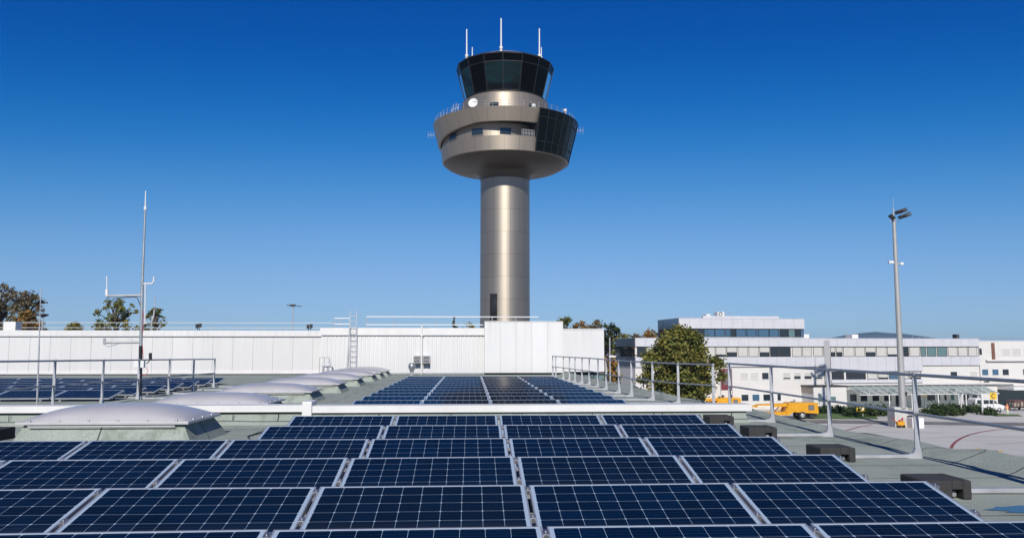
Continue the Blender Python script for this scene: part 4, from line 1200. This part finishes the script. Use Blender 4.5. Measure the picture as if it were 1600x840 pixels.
# glass canopy in front of the ground floor
gc = empty('glass_canopy', (FP.x, FP.y, GZ), BANG, label='long sloping glass canopy on white struts before the office entrance', cat='canopy')
ca, cb = sx(1318), sx(1528)
zA, zB = zf(603), zf(613.5)
m = MB(); n = 16
vs = []
for i in range(n+1):
    s = ca + (cb-ca)*i/n
    vs += [(s, -.5, zA), (s, -4.2, zB-.05)]
m.add(vs, [(2*i, 2*i+1, 2*i+3, 2*i+2) for i in range(n)])
m.add([(v[0], v[1], v[2]-.03) for v in vs], [(2*i, 2*i+1, 2*i+3, 2*i+2) for i in range(n)])
m.build('glass_roof', M['canopy_glass'], gc)
m = MB()
for i in range(n+1):
    s = ca + (cb-ca)*i/n
    m.bar((s, -.5, zA+.03), (s, -4.2, zB-.02), .07, .05)
    if i < n:
        s2 = ca + (cb-ca)*(i+1)/n; sm_ = (s+s2)/2
        m.tube((s, -4.25, zB-.12), (sm_, -3.2, zB+.55), .028, n=6); m.tube((sm_, -3.2, zB+.55), (s2, -4.25, zB-.12), .028, n=6)
m.tube((ca, -4.25, zB-.12), (cb, -4.25, zB-.12), .07, n=6)
m.build('truss', M['white_paint'], gc)
for px in (1362, 1396, 1436, 1467, 1478, 1496): MB().tube((sx(px), -4.2, 0), (sx(px), -4.2, zB-.1), .09, n=8).build('post', M['white_paint'], gc)
# white portal frame near the taxi stand
pf = empty('portal_frame', g(1502, 641.5), BANG, label='white portal frame of square posts beside the sign lettered C', cat='frame')
h = 2.75
q = (g(1535.5, 648) - g(1502, 641.5))
for v in ((0, 0), (.6, .4), (Matrix.Rotation(-BANG, 2) @ Vector((q.x, q.y))).to_tuple()): MB().box(v[0]-.09, v[0]+.09, v[1]-.09, v[1]+.09, 0, h+(.25 if abs(v[0]) > 1 else 0)).build('post', M['white_paint'], pf)
v = Matrix.Rotation(-BANG, 2) @ Vector((q.x, q.y))
MB().bar((0, 0, h+.02), (v.x, v.y, h+.1), .16, .18).build('crossbeam', M['white_paint'], pf)

# ================================================================ FLOODLIGHT MAST
p = g(1412, 667); p.z = GZ
fm = empty('floodlight_mast', p, label='very tall grey floodlight mast on a concrete block beside the apron', cat='floodlight mast')
Yf = p.y
def fr_(px, py, dy=0): q = at(px, py, Yf+dy) - p; return Vector((q.x, dy, q.z))
k_ = mpp(p)
zt0 = fr_(1408, 342).z
MB().tube((0, 0, 2.3), (0, 0, zt0), 5.3*k_, 2.6*k_, n=20).build('mast', M['galv_mast'] if 'galv_mast' in M else worn('mast_paint', (.36, .36, .35), .5, .3, .1, .5), fm)
MB().bbox(-1.15, .55, -.2, 1.6, 0, 2.45, .03).build('footing', M['concrete'], fm)
MB().bbox(.30, 1.75, -1.5, -.21, 0, 1.25, .03).build('lower_block', worn('white_concrete', (.66, .65, .63), .8, 0, .1, 1), fm)
MB().tube((.35, -.28, 1.3), (1.0, -.28, 1.38), .1, n=8).bbox(.20, .34, -.55, -.36, 3.9, 4.3, .02).build('switch', M['frame_dark'], fm)
zc = zt0
m = MB(); m.tube((-.6, 0, zc-.3), (.6, 0, zc-.3), .07, n=8); m.tube((0, 0, zc), (0, 0, zc+1.3), .10, n=8); m.tube((0, 0, zc+1.2), (.05, 0, zc+2.6), .025, n=6); m.build('head_bracket', M['galv'], fm)
def flood(px0, py0, px1, py1, dy):
    m = MB(); a_, b_ = fr_(px0, py0, dy), fr_(px1, py1, dy)
    d = (b_-a_); w = Vector((0, .75, -.1))
    n_ = d.cross(w).normalized()*.09
    vs = [a_-w*.5, b_-w*.5, b_+w*.5, a_+w*.5]
    m.add([v_-n_ for v_ in vs] + [v_+n_ for v_ in vs], [(0,1,2,3),(7,6,5,4),(0,4,5,1),(1,5,6,2),(2,6,7,3),(3,7,4,0)])
    m.build('floodlight', M['black_plastic'], fm)
flood(1400, 331, 1414, 326.5, -.5); flood(1401, 333.5, 1416, 329, .45); flood(1405, 338.5, 1420.5, 332.5, -.6); flood(1407, 340.5, 1422, 336, .4)
flood(1390, 336, 1397, 342, -.3)
q = fr_(1396, 410); q2 = fr_(1413, 412)
MB().bbox(-1.0, -.4, -.3, .1, q.z-.12, q.z+.18, .03).bbox(.45, .85, -.3, .1, q2.z-.15, q2.z+.15, .03).tube((-.9, -.1, q.z), (.7, -.1, q2.z), .04, n=6).build('camera', M['white_paint'], fm)
# yellow hydrant cart at its foot
p = g(1407, 667.5)
hc = empty('hydrant_cart', p, label='small yellow and red wheeled cart at the foot of the floodlight mast', cat='cart')
m = MB(); m.bbox(-.45, .45, -.3, .3, .25, .75, .04); m.build('body', M['yellow'], hc)
m = MB()
for s in (-1, 1): m.tube((s*.3, -.36, .17), (s*.3, -.30, .17), .17, n=14); m.tube((s*.3, .30, .17), (s*.3, .36, .17), .17, n=14)
m.build('wheel', M['tyre'], hc)
m = MB(); m.tube((-.45, 0, .6), (-.95, 0, 1.15), .04, n=6); m.tube((-.95, -.3, 1.15), (-.95, .3, 1.15), .04, n=6); m.tube((.3, 0, .75), (.3, 0, 1.1), .05, n=6); m.sphere((.3, 0, 1.1), .12, n=8, m=6); m.sphere((-.1, -.1, .85), .15, n=8, m=6)
m.build('handle', M['red'], hc)
tag(MB().lathe([(.22, 0), (.22, .04), (.14, .05), (.03, .62), (0, .63)], 14, c=(g(1397.5, 663).x, g(1397.5, 663).y)).build('traffic_cone', M['orange']), 'orange traffic cone beside the concrete footing of the floodlight mast', 'traffic cone').location.z = GZ

# ================================================================ VEHICLES
def wheel(e, x, y, r, w, name='wheel'):
    t = MB().lathe([(r*.62, -w/2), (r*.95, -w/2), (r, -w/2+.04), (r, w/2-.04), (r*.95, w/2), (r*.62, w/2)], 20)
    t.v = [(x+a, y+c, r+b) for a, b, c in t.v]
    o = t.build(name, M['tyre'], e)
    t = MB().lathe([(0, -w*.38), (r*.3, -w*.42), (r*.62, -w*.36), (r*.62, w*.36), (r*.3, w*.42), (0, w*.38)], 16)
    t.v = [(x+a, y+c, r+b) for a, b, c in t.v]
    t.build('rim', M['galv'], o)
def loader(px, py, label, scale=1.0, rz=0.0):
    p = g(px, py)
    e = empty('boom_loader', p, rz, label=label, cat='service vehicle', group='yellow service vehicles on the apron')
    # rear engine house, sloping neck, long low boom to the left
    m = MB()
    m.prism([(-2.3, .55), (-1.9, .55), (-1.2, 1.0), (2.3, .75), (2.35, .85), (2.3, 2.15), (2.1, 2.25), (-1.6, 2.3), (-1.85, 2.2)], -1.05, 1.05, 'y')
    m.build('body', M['yellow'], e)
    MB().box(.9, 1.75, -1.075, -1.053, 1.25, 1.95).build('grille', M['frame_dark'], e)
    m = MB()
    for i in range(7): m.box(.92, 1.73, -1.09, -1.076, 1.3+i*.09, 1.34+i*.09)
    m.build('grille_slat', M['joint'], e)
    m = MB()
    m.prism([(-1.86, 2.15), (-1.86, 1.75), (-5.6, 1.55), (-6.3, 1.6), (-6.35, 1.85), (-5.8, 2.05)], -.55, .55, 'y')
    m.prism([(-6.36, 1.62), (-6.36, 1.84), (-7.1, 1.80), (-7.1, 1.66)], -.4, .4, 'y')
    m.build('boom', M['yellow'], e)
    m = MB(); m.prism([(-2.31, .55), (-2.31, 1.0), (-4.8, .95), (-5.2, .7), (-5.2, .55)], -.9, .9, 'y'); m.build('chassis', M['yellow'], e)
    MB().box(-6.1, -4.2, -.56, -.552, 1.62, 1.86).build('label_plate', M['white_paint'], e)
    for y in (-.8, .8):
        MB().bar((-2.4, y, .6), (-1.9, y, 1.9), .12, .16).build('lift_arm', M['yellow'], e); MB().bar((-3.4, y*.6, .95), (-2.6, y*.6, 1.7), .1, .12).build('lift_arm', M['yellow'], e)
    for y in (-.95, .95):
        wheel(e, .05, y, .52, .34); wheel(e, -4.2, y, .42, .3)
    m = MB(); m.box(1.2, 2.2, -.8, .8, .3, .74); m.tube((-.8, -.3, 2.3), (-.8, -.3, 2.75), .05, n=8); m.tube((-1.2, .5, 2.26), (-.2, .5, 2.5), .05, n=6); m.build('fittings', M['black_plastic'], e)
    e.scale = (scale,)*3
    return e
loader(1249, 653.5, 'yellow wheeled service vehicle with a low boom, before the porch', .98)
o = loader(1136, 640, 'yellow service vehicle half hidden behind the roof edge beside the green tree', .85)

p = g(1541, 642.5)
vn = empty('parked_van', p, R(3), label='white parked van facing right beside the sign lettered C', cat='van')
m = MB()
prof = [(-2.3, .35), (2.35, .35), (2.4, .75), (2.3, 1.0), (1.45, 1.2), (.75, 1.95), (.4, 2.05), (-2.1, 2.05), (-2.3, 1.9)]
m.prism(prof, -.9, .9, 'y')
bm = bmesh.new(); 
me = m.mesh('body', M['white_paint']); bm.from_mesh(me); bmesh.ops.recalc_face_normals(bm, faces=bm.faces[:]); bmesh.ops.bevel(bm, geom=bm.edges[:], offset=.07, segments=3, affect='EDGES'); bm.to_mesh(me); bm.free()
bo = bpy.data.objects.new('body', me); COL.objects.link(bo); bo.parent = vn
for x0, x1 in ((-2.05, -1.1), (-1.0, -.15), (-.05, .62)):
    m = MB(); m.box(x0, x1, -.915, -.901, 1.22, 1.82); m.box(x0, x1, .901, .915, 1.22, 1.82); m.build('side_window', M['glass'], vn)
m = MB(); m.prism([(.70, 1.28), (1.28, 1.28), (.74, 1.80)], -.916, -.902, 'y'); m.build('side_window', M['glass'], vn)
m = MB(); m.add([(1.47, -.75, 1.25), (1.47, .75, 1.25), (.83, .70, 1.92), (.83, -.70, 1.92)], [(0,1,2,3)]); m.v = [(x+.03, y, z+.03) for x, y, z in m.v]; m.build('windscreen', M['glass'], vn)
for x in (-1.5, 1.5):
    for y in (-.8, .8): wheel(vn, x, y, .34, .22)
for y in (-.65, .65): MB().bbox(2.2, 2.42, y-.16, y+.16, .78, .96, .03).build('headlight', M['frame_white'], vn)
MB().bbox(2.3, 2.5, -.88, .88, .36, .6, .05).build('bumper', M['black_plastic'], vn)

def cart(px, py, label, rz):
    e = empty('baggage_cart', g(px, py), rz, label=label, cat='cart', group='baggage carts by the car port')
    MB().bbox(-1.3, 1.3, -.7, .7, .45, .58, .02).build('deck', M['frame_dark'], e)
    m = MB()
    for i in range(5): m.box(-1.28+i*.63, -1.22+i*.63, -.68, -.62, .582, 1.5); m.box(-1.28+i*.63, -1.22+i*.63, .62, .68, .582, 1.5)
    m.box(-1.3, 1.3, -.7, -.6, 1.501, 1.58); m.box(-1.3, 1.3, .6, .7, 1.501, 1.58)
    m.build('side_rail', M['rust_red'], e)
    m = MB(); m.bbox(-1.1, -.1, -.5, .5, .585, 1.15, .06); m.bbox(0, 1.1, -.5, .55, .585, 1.35, .08); m.build('load', M['brown'], e)
    for x in (-.9, .9):
        for y in (-.6, .6): wheel(e, x, y, .2, .14)
    MB().tube((-1.3, 0, .5), (-2.1, 0, .3), .04, n=6).build('tow_bar', M['frame_dark'], e)
cart(1590, 640.5, 'dark red baggage cart near the person in orange', .15)
cart(1619, 641, 'dark red baggage cart at the right edge under the car port', .1)
# sign lettered C
p = g(1553.5, 648)
sg = empty('letter_sign', p, R(-4), label='yellow square sign lettered C on a thin post', cat='sign')
zc0 = at(1553.5, 623.5, p.y).z - GZ; zc1 = at(1553.5, 612.8, p.y).z - GZ
m = MB(); m.tube((-.02, .05, 0), (-.02, .05, zc1-.05), .05, n=8); m.build('post', M['galv'], sg)
hw = (zc1-zc0)/2
m = MB(); m.bbox(-hw, hw, -.05, .0, zc0, zc1, .015); pl_ = m.build('board', M['yellow_sign'], sg)
m = MB(); vs = []; nseg = 22; cz = (zc0+zc1)/2
for i in range(nseg+1):
    a_ = R(48 + (312-48)*i/nseg)
    for r_ in (hw*.44, hw*.68): vs.append((r_*math.cos(a_)*.92, -.058, cz + r_*math.sin(a_)))
m.add(vs, [(2*i, 2*i+1, 2*i+3, 2*i+2) for i in range(nseg)])
m.build('letter', M['black_plastic'], sg)
# yellow board on two legs on the lawn
p = g(1343, 650.5)
yb = empty('direction_sign', p, label='blank yellow board on two white legs on the lawn', cat='sign')
zb0, zb1 = at(1343, 643, p.y).z - GZ, at(1343, 636, p.y).z - GZ
MB().bbox(-.72, .72, -.05, 0, zb0, zb1, .015).build('board', M['yellow_sign'], yb)
MB().box(.2, .62, -.056, -.051, zb0+.28, zb1-.05).build('white_label', M['white_paint'], yb)
for s in (-.52, .52): MB().tube((s, .03, 0), (s, .03, zb1-.05), .05, n=8).build('leg', M['white_paint'], yb)
p = g(1434, 640)
ys_ = empty('entrance_sign', Vector((at(1434, 616, p.y+6).x, p.y+4, GZ)), label='small yellow sign on a post before the office entrance behind the mast', cat='sign')
z0 = at(1434, 618.5, p.y+4).z - GZ
MB().bbox(-.4, .4, -.04, 0, z0, z0+.4, .01).build('board', M['yellow_sign'], ys_); MB().tube((0, .03, 0), (0, .03, z0+.3), .05, n=8).build('post', M['galv'], ys_)
# maroon picture banner on the facade
s0, s1 = sx(1126), sx(1143)
bn = empty('banner', (FP.x, FP.y, GZ), BANG, label='tall maroon and grey picture banner on the office wall beside the tree', cat='banner')
MB().box(s0, s1, .10, .13, zf(607), zf(575)).build('sheet', M['red_dark'] if 'red_dark' in M else worn('maroon_print', (.15, .02, .03), .6, 0, .3, .4), bn)
m = MB(); zz = zf(600); m.prism([(s0+.45, zf(600)), (s1-.08, zf(600)), (s1-.08, zf(577)), (s0+.75, zf(577)), (s0+.6, zf(588))], .085, .098, 'y'); m.build('picture', worn('grey_print', (.16, .13, .15), .6, 0, .6, .8), bn)
m = MB()
for s in (s0-.08, s1+.01): m.box(s, s+.07, .07, .15, 0, zf(574.5))
m.build('frame', M['galv'], bn)
# thin lamp posts near the white block corner
for px, yt, Y, lab in ((953, 527, 75, 'thin grey lamp post beside the white block corner'),):
    e = empty('lamp_post', (at(px, 560, Y).x, Y, GZ), label=lab, cat='lamp post')
    h = at(px, yt, Y).z - GZ
    MB().tube((0, 0, 0), (0, 0, h), .09, .06, n=8).build('pole', M['galv'], e)
    MB().bbox(-.1, .55, -.12, .12, h-1.85, h-1.7, .03).tube((0, 0, h-1.8), (.3, 0, h-1.78), .04, n=6).build('lamp_head', M['white_paint'], e)

# ================================================================ PERSON IN HIGH VISIBILITY CLOTHES
def person(loc, rz, label):
    J = {'pel': (0, 0, .95, .135, .10), 'waist': (0, 0, 1.10, .13, .10), 'chest': (0, .01, 1.32, .165, .115), 'neck0': (0, .01, 1.47, .07, .06), 'neck1': (0, 0, 1.54, .058, .058), 'head0': (0, -.015, 1.62, .085, .095), 'head1': (0, -.005, 1.74, .075, .085),
         'shL': (-.19, .01, 1.42, .07, .065), 'elL': (-.25, .03, 1.14, .05, .05), 'wrL': (-.24, -.06, .92, .034, .03), 'haL': (-.235, -.09, .83, .042, .022),
         'shR': (.19, .01, 1.42, .07, .065), 'elR': (.26, .02, 1.15, .05, .05), 'wrR': (.22, -.16, .98, .034, .03), 'haR': (.20, -.22, .92, .042, .022),
         'hipL': (-.095, 0, .88, .10, .10), 'knL': (-.11, -.03, .49, .066, .068), 'anL': (-.12, .04, .10, .045, .045), 'toL': (-.13, -.13, .045, .045, .04),
         'hipR': (.095, 0, .88, .10, .10), 'knR': (.11, -.01, .49, .066, .068), 'anR': (.12, .03, .10, .045, .045), 'toR': (.13, -.14, .045, .045, .04)}
    E = [('pel', 'waist'), ('waist', 'chest'), ('chest', 'neck0'), ('neck0', 'neck1'), ('neck1', 'head0'), ('head0', 'head1'), ('chest', 'shL'), ('shL', 'elL'), ('elL', 'wrL'), ('wrL', 'haL'), ('chest', 'shR'), ('shR', 'elR'), ('elR', 'wrR'), ('wrR', 'haR'),
         ('pel', 'hipL'), ('hipL', 'knL'), ('knL', 'anL'), ('anL', 'toL'), ('pel', 'hipR'), ('hipR', 'knR'), ('knR', 'anR'), ('anR', 'toR')]
    names = list(J)
    me = bpy.data.meshes.new('person')
    me.from_pydata([J[n][:3] for n in names], [(names.index(a), names.index(b)) for a, b in E], [])
    o = bpy.data.objects.new('person', me); COL.objects.link(o)
    md = o.modifiers.new('skin', 'SKIN'); o.modifiers.new('sub', 'SUBSURF').levels = 1
    for i, n in enumerate(names):
        sv_ = me.skin_vertices[0].data[i]; sv_.radius = J[n][3:5]; sv_.use_root = (n == 'pel')
    dg = bpy.context.evaluated_depsgraph_get(); dg.update()
    nm = bpy.data.meshes.new_from_object(o.evaluated_get(dg))
    o.modifiers.clear(); o.data = nm; nm.name = 'person'
    nm.materials.clear()
    for mm in (base_mat('skin', (.45, .27, .19), .6), base_mat('orange_jacket', (.75, .22, .05), .8), base_mat('pale_trousers', (.62, .66, .45), .8), base_mat('dark_shoes', (.03, .03, .03), .7), base_mat('reflective_tape', (.75, .75, .72), .4), base_mat('brown_hair', (.05, .03, .02), .8)):
        nm.materials.append(mm)
    for pl in nm.polygons:
        c = pl.center; pl.use_smooth = True
        hand = (abs(c.x) > .17 and c.z < .97 and c.z > .78 and (c.y < -.05))
        pl.material_index = 3 if c.z < .11 else 2 if (c.z < .90 and not hand) else 0 if hand or (c.z > 1.50 and (c.z < 1.70 and c.y < .03)) else 5 if c.z > 1.56 else 4 if 1.12 < c.z < 1.17 and abs(c.x) < .2 else 1
    o.location = loc; o.rotation_euler = (0, 0, rz)
    # face and fingers
    m = MB()
    for s in (-1, 1): m.sphere((s*.032, -.103, 1.655), .012, n=8, m=6)
    m.sphere((0, -.118, 1.625), .014, .02, .022, n=8, m=6)
    m.build('eye', M['black_plastic'], o)
    m = MB()
    for hx, hy, hz, s in ((-.235, -.095, .80, -1), (.20, -.24, .89, 1)):
        for k in range(4): m.tube((hx-.026+.017*k, hy, hz), (hx-.028+.018*k, hy-.018, hz-.075+.012*abs(k-1)), .0085, .007, n=6)
        m.tube((hx-s*.035, hy-.01, hz+.03), (hx-s*.05, hy-.035, hz-.02), .010, .008, n=6)
    m.build('finger', nm.materials[0], o)
    tag(o, label, 'person')
    return o
person(g(1574.5, 648.5), R(20), 'person in an orange jacket and pale trousers standing by the sign lettered C')

# ================================================================ PLANTING
def leaves(n, clumps, size, seed, squash=.75):
    rr = random.Random(seed)
    vs, fs = [], []
    tot = sum(c[3]**2 for c in clumps)
    for cx, cy, cz, cr in clumps:
        k = max(6, int(n*cr*cr/tot))
        dense = rr.uniform(.5, 1.4)
        for _ in range(int(k*dense)):
            d = Vector((rr.gauss(0, .5), rr.gauss(0, .5), rr.gauss(0, .5)))*cr
            c = Vector((cx+d.x, cy+d.y, cz+d.z*squash))
            s = size*rr.uniform(.55, 1.25)
            q = Euler((rr.uniform(-1.1, 1.1), rr.uniform(-1.1, 1.1), rr.uniform(0, 6.3))).to_matrix()
            b = len(vs)
            for u, v in ((-.5, -.35), (.15, -.5), (.6, .1), (.05, .5), (-.5, .3)):
                vs.append((c + q @ Vector((u*s, v*s, rr.uniform(-.1, .1)*s))).to_tuple())
            fs.append((b, b+1, b+2, b+3, b+4))
    return MB().add(vs, fs)
def tree(name, loc, H, W_, crown_z, mat, n, size, label, seed, trunks=1, gappy=1.0, group=None, cat='tree', shape='round', nclump=60):
    rr = random.Random(seed)
    e = empty(name, loc, rr.uniform(0, 6), label=label, cat=cat, group=group)
    clumps = []
    m = MB()
    r0 = .022*H
    th = crown_z + (H-crown_z)*.35
    m.tube((0, 0, -.1), (0.05, 0, crown_z), r0, r0*.75, n=10); m.tube((.05, 0, crown_z), (.1, .05, th + (H-th)*.55), r0*.72, r0*.18, n=8)
    cz = (crown_z+H)/2; hz = (H-crown_z)/2
    for i in range(nclump):
        t = rr.uniform(-1, 1); a_ = rr.uniform(0, 2*PI)
        if shape == 'broad': wr = math.sqrt(max(0, 1-(((t+.35)/1.35)**2 if t > -.35 else .75*((t+.35)/.65)**2)))**1.15
        elif shape == 'cone': wr = (1-(t+1)/2)*.95 + .08
        else: wr = math.sqrt(max(0, 1-t*t))**.8
        rad = wr*W_/2*(rr.random()**.45)
        cr = W_*.5*rr.uniform(.14, .34)*gappy*(1 if shape != 'cone' else (.35+wr*.8))
        x, y, z = max(0, 1-cr/W_)*rad*math.cos(a_), max(0, 1-cr/W_)*rad*math.sin(a_), cz + t*(hz-cr*.6)
        clumps.append((x, y, z, cr))
        zs = max(crown_z*.7, z - (H-crown_z)*rr.uniform(.15, .4))
        zs = min(zs, th + (H-th)*.5)
        mid = Vector((x*.45, y*.45, (zs*.45+z*.55)))
        m.tube((.06, .02, zs), mid, r0*.32, r0*.2, n=5); m.tube(mid, (x, y, z), r0*.2, r0*.06, n=5)
        for _ in range(4):
            m.tube((x, y, z), (x+rr.uniform(-1, 1)*cr, y+rr.uniform(-1, 1)*cr, z+rr.uniform(-.3, 1)*cr), r0*.06, r0*.02, n=4)
    m.build('trunk', M['bark'], e)
    leaves(n, clumps, size, seed+1).build('crown', mat, e, fix=False)
    return e
def ptree(name, px0, px1, ytop, Y, crown_y, mat, n, size, label, seed, **kw):
    c = at((px0+px1)/2, 510, Y); c.z = GZ
    w = (px1-px0)*mpp(at((px0+px1)/2, 510, Y))
    H = at((px0+px1)/2, ytop, Y).z - GZ
    cz = at((px0+px1)/2, crown_y, Y).z - GZ
    return tree(name, c, H, w, max(1.2, cz), mat, n, size, label, seed, **kw)
ptree('deciduous_tree', 997, 1130, 512, 96, 632, M['leaf_green'], 24000, .30, 'big dense green tree before the office building behind the guard rail', 11, nclump=170, gappy=.72, shape='broad')
GB = 'trees seen above the white halls'
ptree('deciduous_tree', -40, 36, 442, 105, 545, M['leaf_brown'], 2300, .26, 'bare brownish tree at the left end of the low hall', 21, group=GB, gappy=.8)
ptree('deciduous_tree', 18, 66, 452, 112, 500, M['leaf_brown'], 1120, .26, 'nearly bare tree with fine twigs above the autumn shrub', 22, group=GB, gappy=.8)
ptree('deciduous_tree', 22, 64, 482, 100, 560, M['leaf_autumn'], 2400, .26, 'low orange autumn tree beside the disc headed lamp', 23, group=GB)
ptree('deciduous_tree', 143, 216, 466, 104, 545, M['leaf_green'], 1760, .26, 'wide sparse green tree left of the antenna mast pole', 24, group=GB, gappy=.6, nclump=60)
ptree('deciduous_tree', 222, 263, 480, 108, 545, M['leaf_green'], 1120, .26, 'smaller sparse green tree right of the antenna mast pole', 25, group=GB, gappy=.7)
ptree('deciduous_tree', 102, 134, 503, 100, 560, M['leaf_yellow'], 1440, .26, 'low yellow green tree top just above the smooth hall', 26, group=GB)
ptree('deciduous_tree', 38, 78, 496, 118, 560, M['leaf_brown'], 1120, .26, 'faint bare tree top right of the disc headed lamp', 27, group=GB, gappy=.8)
ptree('deciduous_tree', 699, 721, 493, 135, 560, M['leaf_dark'], 1120, .26, 'pointed dark tree top left of the tower shaft', 28, group=GB, shape='cone')
ptree('deciduous_tree', 716, 752, 502, 138, 560, M['leaf_green'], 1120, .26, 'rounded tree top hard against the tower shaft', 29, group=GB)
for i, (a_, b_, y_, mt, lab) in enumerate(((857, 892, 502, 'leaf_green', 'green tree top behind the white block just right of the tower'), (872, 900, 495, 'leaf_green', 'tallest green tree top above the step of the white block'), (892, 925, 503, 'leaf_autumn', 'autumn tree top above the lower part of the white block'),
                                           (915, 946, 501, 'leaf_brown', 'brownish tree top at the right corner of the white block'), (940, 968, 506, 'leaf_dark', 'tall dark tree standing right beside the white block corner'), (958, 990, 521, 'leaf_green', 'mid green tree between the white block and the office'),
                                           (975, 1010, 524, 'leaf_brown', 'brown tree top just left of the office building'), (938, 962, 560, 'leaf_autumn', 'low reddish tree under the white block corner'), (1000, 1032, 517, 'leaf_autumn', 'autumn tree top behind the bluish side of the office'))):
    ptree('deciduous_tree', a_-5, b_+5, y_-2, 150 - (i % 3)*7 if i != 7 else 100, 585 if i != 7 else 600, M[mt], 2600, .32, lab, 40+i, group=GB, nclump=50)
def bush(px0, px1, ytop, ybase, mat, n, label, seed, depth=1.6):
    a_, b_ = g(px0, ybase), g(px1, ybase)
    c = (a_+b_)/2; Wd = (b_-a_).length; H = at((px0+px1)/2, ytop, c.y).z - GZ
    e = empty('hedge_bush', c, 0, label=label, cat='bush', group='clipped bushes before the office')
    rr = random.Random(seed); cl = []; st = MB()
    k = max(3, int(Wd/.8))
    for i in range(k*2):
        x = -Wd/2 + Wd*(i%k+.5)/k + rr.uniform(-.25, .25); y = rr.uniform(-depth/2, depth/2); r_ = H*.5*rr.uniform(.8, 1.05)
        cl.append((x, y, H*.48*rr.uniform(.8, 1.05), r_))
        st.tube((x, y, 0), (x, y, H*.6), .03, n=5)
    st.build('stem', M['bark'], e)
    leaves(n, cl, .22, seed, 1.0).build('foliage', mat, e, fix=False)
bush(1266, 1320, 632, 645, M['leaf_hedge'], 2600, 'dark hedge behind the lawn beside the yellow service vehicle', 61)
bush(1318, 1372, 634, 650, M['leaf_hedge'], 2400, 'dark bush behind the yellow board on two legs', 62)
bush(1374, 1398, 633, 649, M['leaf_hedge'], 1500, 'dark bush left of the concrete mast footing', 63)
bush(1440, 1512, 637, 649, M['leaf_hedge'], 3000, 'long low clipped hedge right of the concrete mast footing', 64)
bush(1457, 1490, 630, 643, M['leaf_hedge'], 1400, 'rounded bush rising behind the long clipped hedge', 65)
bush(1508, 1536, 632, 644, M['leaf_hedge'], 1300, 'olive bush between the white portal posts', 66)
bush(1536, 1553, 636, 648, M['leaf_hedge'], 900, 'small olive bush at the foot of the sign lettered C', 67)
bush(1492, 1501, 630, 641, M['leaf_hedge'], 500, 'little dark bush left of the white portal posts', 68)

# ================================================================ AIR
hz_m = bpy.data.materials.new('haze'); hz_m.use_nodes = True
t = hz_m.node_tree; t.nodes.clear()
ho = t.nodes.new('ShaderNodeOutputMaterial'); hv = t.nodes.new('ShaderNodeVolumePrincipled')
hv.inputs['Color'].default_value = (0.42, 0.66, 1.0, 1); hv.inputs['Density'].default_value = 0.0001; hv.inputs['Anisotropy'].default_value = 0.0
t.links.new(hv.outputs[0], ho.inputs['Volume'])
hz = MB().box(-9100, 9100, -3100, 9100, GZ-1.0, 60.0).build('haze', hz_m)
tag(hz, kind='stuff')
